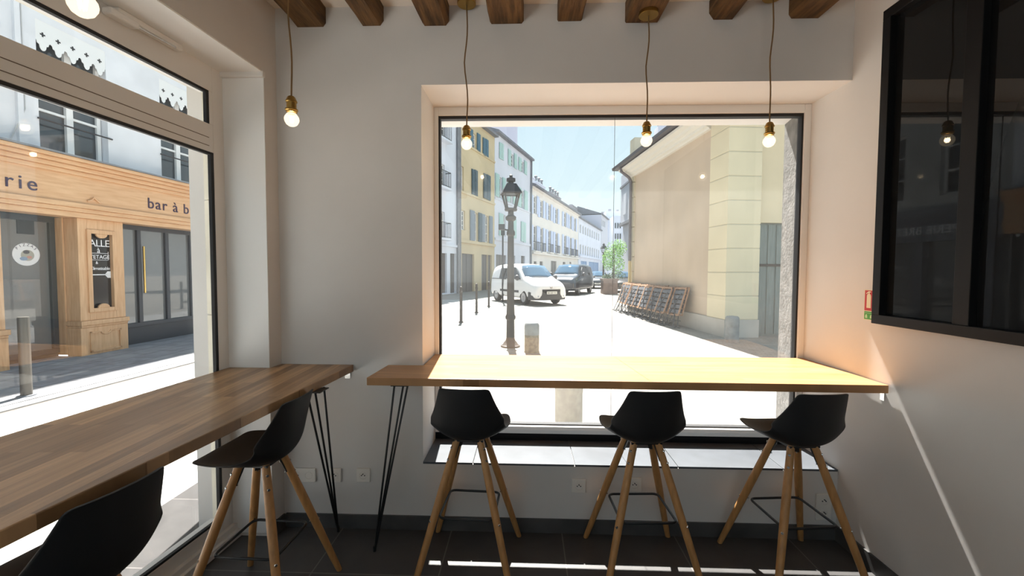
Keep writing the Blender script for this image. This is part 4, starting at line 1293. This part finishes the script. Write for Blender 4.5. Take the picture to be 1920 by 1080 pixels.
m.tube([YW.W(6.35, 5.36, 0.42), YW.W(6.35, 5.18, 0.42), YW.W(6.25, 4.95, 0.16), YW.W(6.25, 4.80, 0.08), YW.W(6.25, 1.85, 0.08)], 0.055, 10)
m.build('downpipe', mat('grey_downpipe', (0.16, 0.15, 0.165), 0.5), T)
m = MB(); m.tube([YW.W(6.25, 1.85, 0.08), YW.W(6.25, 0.0, 0.08)], 0.05, 10); m.build('downpipe_foot', mat('ochre_pipe_foot', (0.55, 0.44, 0.22), 0.6), T)
ch = YW.sz(1243, 250, -1.0)
m = MB()
q = YW.W(ch[0], 0, -1.0)
m.box(q.x - 0.25, q.x + 0.25, q.y - 0.25, q.y + 0.25, 5.5, YW.sz(1243, 240, -1.0)[1]); cb = m.build('chimney', chim, T)
for dx in (-0.12, 0.14):
    m = MB(); m.lathe([(0.09, 0), (0.08, 0.16), (0.12, 0.18), (0.12, 0.25), (0, 0.28)], (q.x + dx, q.y, YW.sz(1243, 240, -1.0)[1]), 10); m.build('chimney_pot', iron, cb)

# narrow grey house with a jetty behind it
T = thing('jettied_house', 'narrow grey house with jutting upper floor behind the yellow building', 'building', (8, 33, ZG))
JF = ony(1163.5, 420, 36.0)
JT, JB, JL = ony(1163.5, 331, 36.0).z, JF.z, ony(1168, 420, 36.0).x
jx = JF.x
m = MB(); m.box(jx, jx + 4, 29.5, 36, JB, JT); m.box(JL, JL + 4, 29.5, 36, ZG, JB)
m.build('wall', mat('blue_grey_render', (0.50, 0.52, 0.58), 0.9, var=0.06, scale=0.8), T)
m = MB(); m.box(jx - 0.12, jx + 4, 29.4, 36.1, JB - 0.2, JB); m.box(jx - 0.08, jx + 4, 29.45, 36.05, JT - 1.05, JT - 0.9)
m.build('string_course', mat('dark_grey_moulding', (0.22, 0.23, 0.26), 0.8), T)
m = MB(); m.box(jx - 0.05, jx + 0.02, 34.0, 34.9, JB + 0.6, JT - 1.7); m.build('shutter', mat('pale_grey_shutter', (0.62, 0.64, 0.70), 0.7), T)

# ------------------------------------------------------------------ street furniture
def lamp_post(label, loc, sc=1.0, extras=True):
    t = thing('street_lamp', label, 'street lamp', loc)
    def L_(prof, nm, mt, n=16, par=t, rz=0.0):
        m = MB(); m.lathe([(r * sc, z * sc) for r, z in prof], loc, n)
        return m.build(nm, mt, par, smooth='auto' if n > 8 else False)
    L_([(0.20, 0.0), (0.20, 0.03), (0.16, 0.05), (0.13, 0.10), (0.10, 0.13), (0.085, 0.18), (0.08, 0.55), (0.105, 0.58), (0.105, 0.63), (0.085, 0.66)], 'base', post_m)
    L_([(0.085, 0.66), (0.075, 0.9), (0.07, 1.6), (0.062, 2.25), (0.085, 2.28), (0.085, 2.34), (0.06, 2.38), (0.055, 2.55), (0.10, 2.58), (0.11, 2.64), (0.06, 2.68), (0.05, 2.78)], 'pole', post_m)
    # lantern: tapered four sided frame with panes
    zb, zt_, rb, rt = 2.80, 3.10, 0.09, 0.165
    m = MB()
    def cr(r, z, k): 
        a = math.radians(45 + 90 * k + 12)
        return Vector((loc[0] + r * sc * 1.3 * math.cos(a), loc[1] + r * sc * 1.3 * math.sin(a), loc[2] + z * sc))
    for k in range(4):
        m.bar(cr(rb, zb, k), cr(rt, zt_, k), 0.026 * sc)
        m.bar(cr(rb, zb, k), cr(rb, zb, k + 1), 0.03 * sc); m.bar(cr(rt, zt_, k), cr(rt, zt_, k + 1), 0.035 * sc)
    fr_ = m.build('lantern_frame', post_m, t)
    m = MB()
    m.add([cr(rb * 0.97, zb, k) for k in range(4)] + [cr(rt * 0.97, zt_, k) for k in range(4)], [(k, (k + 1) % 4, 4 + (k + 1) % 4, 4 + k) for k in range(4)])
    m.build('lantern_pane', MATS.get('lantern_glass') or glass_mat('lantern_glass'), fr_)
    m = MB()
    m.add([cr(0.205, 3.10, k) for k in range(4)] + [cr(0.20, 3.13, k) for k in range(4)] + [cr(0.10, 3.30, k) for k in range(4)] ,
          [(3, 2, 1, 0)] + [(k, (k + 1) % 4, 4 + (k + 1) % 4, 4 + k) for k in range(4)] + [(4 + k, 4 + (k + 1) % 4, 8 + (k + 1) % 4, 8 + k) for k in range(4)] + [(8, 9, 10, 11)])
    m.build('lantern_roof', iron, t)
    L_([(0.055, 3.30), (0.055, 3.34), (0.09, 3.35), (0.09, 3.41), (0.04, 3.42), (0.03, 3.45), (0.035, 3.47), (0.0, 3.50)], 'finial', iron)
    L_([(0.12, 2.76), (0.13, 2.80), (0.05, 2.82)], 'lantern_cup', post_m)
    if extras:
        m = MB()
        m.bar((loc[0], loc[1], loc[2] + 2.33), (loc[0] - 0.19, loc[1] - 0.02, loc[2] + 2.36), 0.03)
        m.box(loc[0] - 0.24, loc[0] - 0.12, loc[1] - 0.09, loc[1] + 0.02, loc[2] + 2.34, loc[2] + 2.45)
        m.build('side_bracket', iron, t)
    return t
p = onz(957, 650, ZG)
lamp_post('tall lantern street lamp on the sunny square before the white van', tuple(p), sc=0.985)
p = onz(1131, 547, ZG)
lamp_post('far lantern street lamp beside the leafy planter tree', tuple(p), sc=1.0, extras=False)
# thin pole of a road sign behind the lamp
p = onz(942.5, 566, ZG)
t = thing('road_sign_pole', 'thin dark pole just left of the street lamp, by the van', 'pole', tuple(p))
m = MB(); m.lathe([(0.045, 0), (0.04, 3.7), (0, 3.72)], p, 10); m.build('tube', iron, t)
m = MB(); m.box(p.x - 0.09, p.x + 0.09, p.y - 0.06, p.y, p.z + 3.2, p.z + 3.6); m.build('sign_clamp', iron, t)

for px, py, lab in ((864.5, 605, 'thin dark post nearest in the row at the left of big window'), (893.5, 587, 'thin dark post in the middle of the row before the ochre house'), (916.5, 575, 'thin dark post at the far end of its row, beside the white van')):
    p = onz(px, py, ZG)
    t = thing('street_post', lab, 'post', tuple(p), 0, 'thin posts on the square')
    m = MB(); m.lathe([(0.042, 0), (0.042, 0.86), (0.05, 0.87), (0.05, 0.92), (0.038, 0.95), (0.05, 1.0), (0.03, 1.05), (0, 1.06)], p, 12); m.build('shaft', post_m, t, smooth='auto')
    m = MB(); m.lathe([(0.07, 0), (0.07, 0.03), (0.045, 0.05)], p, 12); m.build('foot_collar', post_m, t)
p = onz(1113.5, 541, ZG)
t = thing('street_post', 'small far dark post between the dark van and the planter', 'post', tuple(p), 0, 'thin posts on the square')
m = MB(); m.lathe([(0.08, 0), (0.08, 1.0), (0.09, 1.02), (0, 1.1)], p, 10); m.build('shaft', post_m, t)

bol_top = mat('grey_bollard_cap', (0.24, 0.25, 0.25), 0.5, var=0.15, scale=8)
bol = mat('weathered_bollard_stone', (0.20, 0.17, 0.13), 0.8, col2=(0.30, 0.26, 0.19), scale=14)
bol_p = mat('pale_bollard_stone', (0.36, 0.34, 0.31), 0.85, col2=(0.44, 0.42, 0.37), scale=12)
for px, py, lab, mt in ((997, 660, 'squat round bollard with grey cap right of the lamp foot', bol), (1372, 641, 'squat dark bollard in the shade before the yellow corner', bol_top), (1066, 795, 'pale squat bollard seen below the counter, nearest the window', bol_p)):
    p = onz(px, py, ZG)
    t = thing('bollard', lab, 'bollard', tuple(p), 0, 'squat round bollards')
    r = 0.138
    m = MB(); m.lathe([(r * 1.06, 0), (r * 1.06, 0.02), (r, 0.025), (r, 0.33)], p, 28); m.build('shaft', mt, t, smooth='auto')
    m = MB(); m.lathe([(r, 0.33), (r * 1.015, 0.335), (r * 1.015, 0.50), (r * 0.97, 0.535), (r * 0.8, 0.56), (0, 0.575)], p, 28); m.build('cap', bol_p if mt is bol_p else bol_top, t, smooth='auto')

# ------------------------------------------------------------------ cars
tyre = mat('tyre_rubber', (0.02, 0.02, 0.02), 0.8)
rim_m = mat('grey_wheel_cover', (0.35, 0.35, 0.36), 0.4, metal=0.6)
car_glass = mat('car_window_glass', (0.05, 0.10, 0.16), 0.03, spec=1.0)
car_side_glass = mat('dark_car_side_glass', (0.02, 0.022, 0.025), 0.05, spec=0.8)
bumper_m = mat('dark_grey_bumper_plastic', (0.055, 0.055, 0.06), 0.55)
plate_m = mat('white_number_plate', (0.70, 0.70, 0.66), 0.5)
lamp_m = mat('car_headlamp_glass', (0.45, 0.50, 0.56), 0.1, spec=0.9)
def car(name, label, cat, loc, heading, paint, st, H, wheels, wr, screen, side_wins, front, track=0.76, mirrors=True, stripe=None, group=None):
    """st: stations (x, z bottom, z belt, z top, half width, half roof width), rear to front, in the car's own frame"""
    t = thing(name, label, cat, loc, heading, group)
    vs, fs = [], []
    def ring(x, zb, zm, zt, hw, hr):
        half = [(hw * 0.80, zb), (hw * 0.97, zb + 0.06), (hw, zb + 0.20), (hw * 1.0, (zb + zm) / 2), (hw * 0.97, zm), (hr + (hw - hr) * 0.25, zm + (zt - zm) * 0.75), (hr * 0.93, zt - 0.02), (hr * 0.55, zt)]
        return [(x, y, z) for y, z in half] + [(x, -y, z) for y, z in half[::-1]]
    for s_ in st: vs += ring(*s_)
    n = 16
    for i in range(len(st) - 1):
        for k in range(n):
            fs.append((i * n + k, i * n + (k + 1) % n, (i + 1) * n + (k + 1) % n, (i + 1) * n + k))
    fs.append(tuple(range(n))); fs.append(tuple((len(st) - 1) * n + k for k in range(n - 1, -1, -1)))
    m = MB(); m.add(vs, fs); body = m.build('body', paint, t, smooth=True, local=True, subsurf=2)
    for wx in wheels:
        for sy_ in (-1, 1):
            M2 = Matrix.Translation((wx, sy_ * track, wr)) @ Matrix.Rotation(math.radians(90) * -sy_, 4, 'X')
            m = MB(); m.lathe([(wr * 0.60, -0.10), (wr * 0.92, -0.10), (wr, -0.06), (wr, 0.06), (wr * 0.93, 0.105), (wr * 0.66, 0.11), (wr * 0.62, 0.09)], n=24, M=M2)
            w_ = m.build('wheel', tyre, t, local=True, smooth='auto')
            m = MB(); m.lathe([(wr * 0.66, 0.10), (wr * 0.6, 0.115), (wr * 0.3, 0.10), (wr * 0.12, 0.125), (0, 0.125)], n=24, M=M2)
            m.build('wheel_cover', rim_m, w_, local=True)
            m = MB()
            yo = sy_ * (track + 0.085)
            arc = [(wx + wr * 1.16 * math.cos(a), wr + wr * 1.16 * math.sin(a)) for a in [math.pi * k / 12 for k in range(13)]]
            arc2 = [(wx + wr * 1.04 * math.cos(a), wr + wr * 1.04 * math.sin(a)) for a in [math.pi * k / 12 for k in range(13)]]
            for k in range(12):
                a0, a1, b0, b1 = arc[k], arc[k + 1], arc2[k], arc2[k + 1]
                m.add([(a0[0], yo, a0[1]), (a1[0], yo, a1[1]), (b1[0], yo, b1[1]), (b0[0], yo, b0[1]), (a0[0], yo - sy_ * 0.1, a0[1]), (a1[0], yo - sy_ * 0.1, a1[1]), (b1[0], yo - sy_ * 0.1, b1[1]), (b0[0], yo - sy_ * 0.1, b0[1])],
                      [(0, 1, 2, 3), (7, 6, 5, 4), (0, 4, 5, 1), (2, 6, 7, 3)])
            m.build('wheel_arch', bumper_m, t, local=True)
    def patch(name, pts, mt, off, par=t, nsub=4):
        """four-sided glass patch, corners given; slightly bulged"""
        A, B, C_, D_ = [Vector(p) for p in pts]
        nrm = (B - A).cross(D_ - A).normalized()
        vs, fs = [], []
        for i in range(nsub + 1):
            for j in range(nsub + 1):
                u, v = i / nsub, j / nsub
                p = A.lerp(B, u).lerp(D_.lerp(C_, u), v)
                bul = off * (1 - (2 * u - 1) ** 2) 
                vs.append(p + nrm * bul)
        for i in range(nsub):
            for j in range(nsub):
                a = i * (nsub + 1) + j
                fs.append((a, a + nsub + 1, a + nsub + 2, a + 1))
        m = MB(); m.add(vs, fs)
        return m.build(name, mt, par, smooth=True, local=True, solid=0.01)
    patch('windscreen', screen, car_glass, 0.07)
    for sy_ in (-1, 1):
        for poly in side_wins:
            m = MB()
            k = len(poly)
            vs = [(x, sy_ * (y + 0.012), z) for x, y, z in poly] + [(x, sy_ * (y - 0.02), z) for x, y, z in poly]
            m.add(vs, [tuple(range(k)), tuple(range(2 * k - 1, k - 1, -1))] + [(i, (i + 1) % k, k + (i + 1) % k, k + i) for i in range(k)])
            m.build('side_window', car_side_glass, t, local=True)
        if mirrors:
            x, y, z = front['mirror']
            m = MB(); m.ball((x, sy_ * y, z), 0.11, 10, 6, 1.15); m.bar((x, sy_ * (y - 0.15), z - 0.06), (x, sy_ * y, z - 0.04), 0.05)
            m.build('wing_mirror', bumper_m, t, local=True, smooth=True)
        if stripe:
            m = MB(); 
            for a, b in stripe[0]:
                m.box(a, b, sy_ * (stripe[1] - 0.02) if sy_ > 0 else -stripe[1] - 0.012, sy_ * stripe[1] + 0.012 if sy_ > 0 else -stripe[1] + 0.02, stripe[2], stripe[3])
            m.build('side_moulding', bumper_m, t, local=True, bevel=0.01)
            m = MB(); m.box(-1.9, -0.35, sy_ * 0.885 - 0.012, sy_ * 0.885 + 0.012, 1.10, 1.135); m.build('door_rail', bumper_m, t, local=True)
        x, y, z, w_, h_ = front['lamp']
        m = MB()
        m.add([(x + 0.02, sy_ * (y - w_), z - h_ * 0.3), (x - 0.22, sy_ * (y + 0.09), z + h_ * 0.1), (x - 0.30, sy_ * (y + 0.085), z + h_ * 1.1), (x - 0.06, sy_ * (y - w_ * 0.9), z + h_ * 0.6),
               (x - 0.2, sy_ * (y - w_), z - h_ * 0.3), (x - 0.4, sy_ * (y - 0.1), z), (x - 0.4, sy_ * (y - 0.1), z + h_), (x - 0.3, sy_ * (y - w_), z + h_ * 0.5)], [(0, 1, 2, 3), (7, 6, 5, 4), (0, 4, 5, 1), (1, 5, 6, 2), (2, 6, 7, 3), (3, 7, 4, 0)])
        m.build('headlamp', lamp_m, t, local=True)
    fx0, bw, z0, z1 = front['bumper']
    m = MB()
    pts = [(fx0 - 0.45, -bw - 0.01), (fx0 - 0.12, -bw * 0.93), (fx0 + 0.02, -bw * 0.6), (fx0 + 0.05, 0), (fx0 + 0.02, bw * 0.6), (fx0 - 0.12, bw * 0.93), (fx0 - 0.45, bw + 0.01), (fx0 - 0.6, 0)]
    m.prism(pts, z0, z1); bm_ = m.build('bumper', bumper_m, t, local=True, bevel=0.03)
    m = MB(); m.prism([(fx0 - 0.1, -bw * 0.55), (fx0 + 0.055, -bw * 0.5), (fx0 + 0.075, 0), (fx0 + 0.055, bw * 0.5), (fx0 - 0.1, bw * 0.55)], z1 - 0.02, z1 + 0.10); m.build('grille', gasket, bm_, local=True)
    m = MB(); m.box(fx0 + 0.06, fx0 + 0.085, -0.26, 0.26, front['plate'], front['plate'] + 0.12); pl = m.build('number_plate', plate_m, bm_, local=True)
    for sy_ in (-1, 1):
        m = MB(); m.ball((fx0 - 0.03, sy_ * bw * 0.72, (z0 + z1) / 2), 0.06, 10, 6); m.build('fog_lamp', lamp_m, bm_, local=True)
    return t
white_car = mat('white_car_paint', (0.80, 0.80, 0.80), 0.25)
navy_car = mat('dark_blue_car_paint', (0.018, 0.024, 0.036), 0.2, spec=0.8)
van_st = [(-2.18, 0.42, 0.95, 1.35, 0.72, 0.50), (-2.15, 0.32, 1.08, 1.62, 0.84, 0.64), (-1.95, 0.27, 1.10, 1.78, 0.90, 0.70), (-1.0, 0.25, 1.10, 1.84, 0.91, 0.73), (0.0, 0.25, 1.09, 1.84, 0.91, 0.72),
          (0.52, 0.25, 1.08, 1.78, 0.91, 0.69), (0.72, 0.25, 1.07, 1.68, 0.91, 0.67), (1.10, 0.25, 1.04, 1.36, 0.90, 0.74), (1.34, 0.25, 1.00, 1.17, 0.90, 0.78), (1.75, 0.25, 0.90, 1.08, 0.89, 0.74), (2.04, 0.26, 0.82, 0.99, 0.86, 0.68), (2.18, 0.29, 0.72, 0.86, 0.80, 0.60), (2.22, 0.34, 0.66, 0.76, 0.72, 0.5)]
pv = onz(986, 571.5, ZG)
hv = math.radians(-60)
off = Vector((1.33 * math.cos(hv) + 0.76 * math.sin(hv), 1.33 * math.sin(hv) - 0.76 * math.cos(hv)))
loc_v = (pv.x - off.x, pv.y - off.y, ZG)
scr = [(1.30, -0.76, 1.15), (1.30, 0.76, 1.15), (0.66, 0.62, 1.73), (0.66, -0.62, 1.73)]
sw = [[(-0.33, 0.895, 1.14), (1.06, 0.895, 1.12), (0.74, 0.835, 1.42), (0.42, 0.785, 1.66), (-0.20, 0.785, 1.68), (-0.30, 0.825, 1.50)], [(-1.05, 0.895, 1.14), (-0.38, 0.895, 1.14), (-0.36, 0.80, 1.62), (-1.0, 0.80, 1.62)]]
van = car('delivery_van', 'small white delivery van standing on the sunny square', 'van', loc_v, hv, white_car, van_st, 1.8, (1.33, -1.40), 0.325, scr, sw,
          dict(mirror=(0.98, 1.02, 1.20), lamp=(2.12, 0.70, 0.80, 0.22, 0.17), bumper=(2.19, 0.90, 0.24, 0.60), plate=0.50), track=0.79, stripe=(((-0.95, -0.12), (-0.06, 0.92)), 0.90, 0.52, 0.63))
m = MB(); M2 = Matrix.Translation((2.205, 0, 0.79)) @ Matrix.Rotation(math.radians(90), 4, 'Y'); m.lathe([(0.06, 0), (0.055, 0.02), (0, 0.022)], n=12, M=M2)
m.build('badge', rim_m, van, local=True)
text('DA-307-BC' if False else 'BS 307 TC', 'plate_lettering', mat('plate_black', (0.02, 0.02, 0.02), 0.5), van, (0, 0, 0), (1, 0, 0), (0, 0, 1), 0.1, 0.001, align='CENTER')
pl_t = [o for o in bpy.data.objects if o.name.startswith('plate_lettering')][0]
pl_t.matrix_local = Matrix(((0, 0, 1, 2.277), (1, 0, 0, 0.0), (0, 1, 0, 0.525), (0, 0, 0, 1)))

big_st = [(a * 1.12, b * 1.05, c_ * 1.07, d_ * 1.06, e_ * 1.05, f_ * 1.06) for a, b, c_, d_, e_, f_ in van_st]
pv2 = onz(1083, 553, ZG)
h2 = math.radians(-112)
off = Vector((1.5 * math.cos(h2) - 0.8 * math.sin(h2), 1.5 * math.sin(h2) + 0.8 * math.cos(h2)))
sw2 = [[(-2.0, 0.905, 1.24), (1.12, 0.905, 1.20), (0.80, 0.84, 1.52), (0.45, 0.785, 1.74), (-1.85, 0.785, 1.76)]]
car('passenger_van', 'dark blue passenger van parked behind the white delivery van', 'van', (pv2.x - off.x, pv2.y - off.y, ZG), h2, navy_car, big_st, 1.95, (1.5, -1.5), 0.34,
    [(1.46, -0.80, 1.24), (1.46, 0.80, 1.24), (0.74, 0.66, 1.84), (0.74, -0.66, 1.84)], sw2,
    dict(mirror=(1.10, 1.08, 1.28), lamp=(2.2, 0.72, 0.90, 0.24, 0.18), bumper=(2.30, 0.90, 0.28, 0.62), plate=0.50), track=0.80)
car_st = [(-2.0, 0.35, 0.75, 0.95, 0.7, 0.5), (-1.9, 0.28, 0.85, 1.05, 0.82, 0.62), (-1.3, 0.25, 0.90, 1.38, 0.85, 0.58), (-0.3, 0.24, 0.90, 1.46, 0.86, 0.58), (0.35, 0.24, 0.90, 1.40, 0.86, 0.58), (1.05, 0.24, 0.88, 0.98, 0.85, 0.68), (1.6, 0.25, 0.78, 0.88, 0.82, 0.64), (1.95, 0.28, 0.62, 0.72, 0.74, 0.56), (2.02, 0.34, 0.55, 0.62, 0.62, 0.45)]
for px, py, hd, lab, nm, pm in ((1121, 540, -100, 'dark car parked far down the street beyond the dark van', 'hatchback_car', navy_car), (1169, 547, -97, 'dark car half hidden behind the planter tree', 'hatchback_car', mat('black_car_paint', (0.02, 0.02, 0.022), 0.2, spec=0.8))):
    p = onz(px, py, ZG)
    car(nm, lab, 'car', tuple(p), math.radians(hd), pm, car_st, 1.45, (1.25, -1.25), 0.31, [(1.05, -0.66, 0.98), (1.05, 0.66, 0.98), (0.38, 0.54, 1.39), (0.38, -0.54, 1.39)],
        [[(-1.3, 0.80, 0.95), (0.85, 0.80, 0.95), (0.3, 0.63, 1.34), (-1.1, 0.63, 1.34)]], dict(mirror=(0.7, 0.93, 0.98), lamp=(1.85, 0.58, 0.62, 0.2, 0.13), bumper=(1.93, 0.78, 0.26, 0.48), plate=0.38), track=0.73)

# ------------------------------------------------------------------ planter with young tree
p = onz(1143, 551, ZG)
t = thing('planter_tree', 'bright green young tree in a brown planter down the street', 'tree', tuple(p))
m = MB(); m.prism([(p.x - 0.5, p.y - 0.5), (p.x + 0.42, p.y - 0.5), (p.x + 0.42, p.y + 0.5), (p.x - 0.5, p.y + 0.5)], p.z, p.z + 0.95)
m.prism([(p.x - 0.55, p.y - 0.55), (p.x + 0.47, p.y - 0.55), (p.x + 0.47, p.y + 0.55), (p.x - 0.55, p.y + 0.55)], p.z + 0.88, p.z + 1.0)
m.build('planter_box', mat('rusty_planter', (0.17, 0.12, 0.10), 0.7, var=0.15, scale=4), t)
tc_ = Vector((p.x + 0.25, p.y + 0.1, p.z))
m = MB(); rt = random.Random(5)
m.tube([tc_ + Vector((0, 0, 0.9)), tc_ + Vector((0.05, 0, 2.0)), tc_ + Vector((0.0, 0, 3.2))], [0.05, 0.04, 0.02], 8)
for k in range(6):
    a = k * 1.1
    m.tube([tc_ + Vector((0.03, 0, 1.5 + 0.25 * k)), tc_ + Vector((0.45 * math.cos(a), 0.45 * math.sin(a), 2.1 + 0.25 * k))], [0.02, 0.008], 6)
m.build('trunk', mat('grey_bark', (0.16, 0.12, 0.09), 0.9), t)
def leafball(cs, n, sz, rnd):
    m = MB()
    for _ in range(n):
        c_, r = rnd.choice(cs)
        while True:
            q = Vector((rnd.uniform(-1, 1), rnd.uniform(-1, 1), rnd.uniform(-1, 1)))
            if q.length < 1: break
        q = Vector(c_) + Vector((q.x * r[0], q.y * r[0], q.z * r[1]))
        u = Vector((rnd.uniform(-1, 1), rnd.uniform(-1, 1), rnd.uniform(-1, 1))).normalized(); v = u.orthogonal().normalized() * 0.6
        s_ = sz * rnd.uniform(0.7, 1.3)
        m.add([q - u * s_, q + v * s_ * 0.6, q + u * s_, q - v * s_ * 0.6], [(0, 1, 2, 3)])
    return m
leaf_m = mat('fresh_green_leaves', (0.13, 0.30, 0.05), 0.6, var=0.25, scale=6)
def add_translucency(m_):
    nt = m_.node_tree; N, L = nt.nodes, nt.links
    b = N['Principled BSDF']; out = N['Material Output']
    tl = N.new('ShaderNodeBsdfTranslucent'); tl.inputs['Color'].default_value = (0.24, 0.46, 0.09, 1)
    mx = N.new('ShaderNodeMixShader'); mx.inputs[0].default_value = 0.4
    L.new(b.outputs[0], mx.inputs[1]); L.new(tl.outputs[0], mx.inputs[2]); L.new(mx.outputs[0], out.inputs['Surface'])
add_translucency(leaf_m)
leafball([(tc_ + Vector((0, 0, 2.6)), (0.62, 0.9)), (tc_ + Vector((0.35, 0, 3.0)), (0.5, 0.6)), (tc_ + Vector((-0.35, 0, 2.2)), (0.4, 0.75)), (tc_ + Vector((0.25, 0.1, 1.9)), (0.5, 0.6))], 1500, 0.075, rt).build('foliage', leaf_m, t, kind='stuff')
leafball([(Vector((p.x + 0.45, p.y, p.z + 1.2)), (0.55, 0.3)), (Vector((p.x - 0.2, p.y, p.z + 1.1)), (0.3, 0.2))], 500, 0.07, rt).build('underplanting', mat('dark_green_leaves', (0.06, 0.12, 0.05), 0.7), t, kind='stuff')

# ------------------------------------------------------------------ folded terrace tables leaning along the yellow wall
tw = mat('reddish_table_wood', (0.40, 0.24, 0.15), 0.6, var=0.2, scale=8)
ti = mat('table_black_iron', (0.05, 0.055, 0.065), 0.4)
def folded_table(label):
    """frame in the local xz plane: folded top with wooden edge above, crossed iron legs with feet below"""
    t = thing('folded_table', label, 'table', (0, 0, 0), 0, 'folded terrace tables along the yellow wall')
    m = MB(); w_, h0, h1 = 0.31, 0.34, 1.13
    m.box(-w_, w_, -0.014, 0.014, h1 - 0.04, h1); m.box(-w_, w_, -0.012, 0.012, h0, h0 + 0.03)
    m.box(-w_, -w_ + 0.04, -0.016, 0.016, h0, h1); m.box(w_ - 0.04, w_, -0.016, 0.016, h0, h1)
    m.build('wooden_edge', tw, t, local=True)
    m = MB()
    for k in range(5):
        z = h0 + 0.07 + 0.135 * k
        m.box(-w_ + 0.04, w_ - 0.04, -0.006, 0.006, z, z + 0.10)
    m.build('table_top', mat('grey_table_top', (0.13, 0.135, 0.15), 0.5), t, local=True)
    for k, (x0, x1) in enumerate(((-0.28, 0.26), (0.28, -0.26))):
        m = MB()
        yy = 0.030 + 0.018 * k
        m.tube([(x1 * 0.8, yy, 0.96), (x0 * 0.5, yy, 0.35), (x0, yy, 0.02)], 0.013, 8)
        m.tube([(x0 - 0.04, yy - 0.05, 0.014), (x0, yy, 0.02), (x0 + 0.05, yy + 0.05, 0.014)], 0.014, 8)
        m.build('leg', ti, t, local=True)
    m = MB(); m.tube([(-0.22, -0.03, 0.20), (0.22, -0.03, 0.20)], 0.009, 8); m.build('stretcher', ti, t, local=True)
    return t
ft = None
rzw = math.atan2(YD.y, YD.x)
cols = ['nearest', 'second', 'third', 'fourth', 'fifth', 'sixth', 'seventh', 'farthest']
lays = ['against the wall', 'middle layer', 'outermost layer']
for ci in range(8):
    s_ = 1.85 + 0.655 * ci
    for li in range(3):
        if li == 2 and ci in (0, 7): continue
        lab = 'folded terrace table, %s, %s place along the yellow wall from the bollard' % (lays[li], cols[ci])
        rr = random.Random(100 + ci * 10 + li)
        if ft is None:
            ft = folded_table(lab); o = ft
        else:
            o = dup(ft, (0, 0, 0), 0, lab)
        th_ = 15.5 + 2.2 * li + rr.uniform(-1, 1)
        o.location = YW.W(s_ + rr.uniform(-0.015, 0.015), ZG, 0.36 + 0.13 * li)
        o.rotation_euler = (math.radians(th_), math.radians(rr.uniform(-2.5, 2.5)), rzw + math.radians(rr.uniform(-2.5, 2.5)))
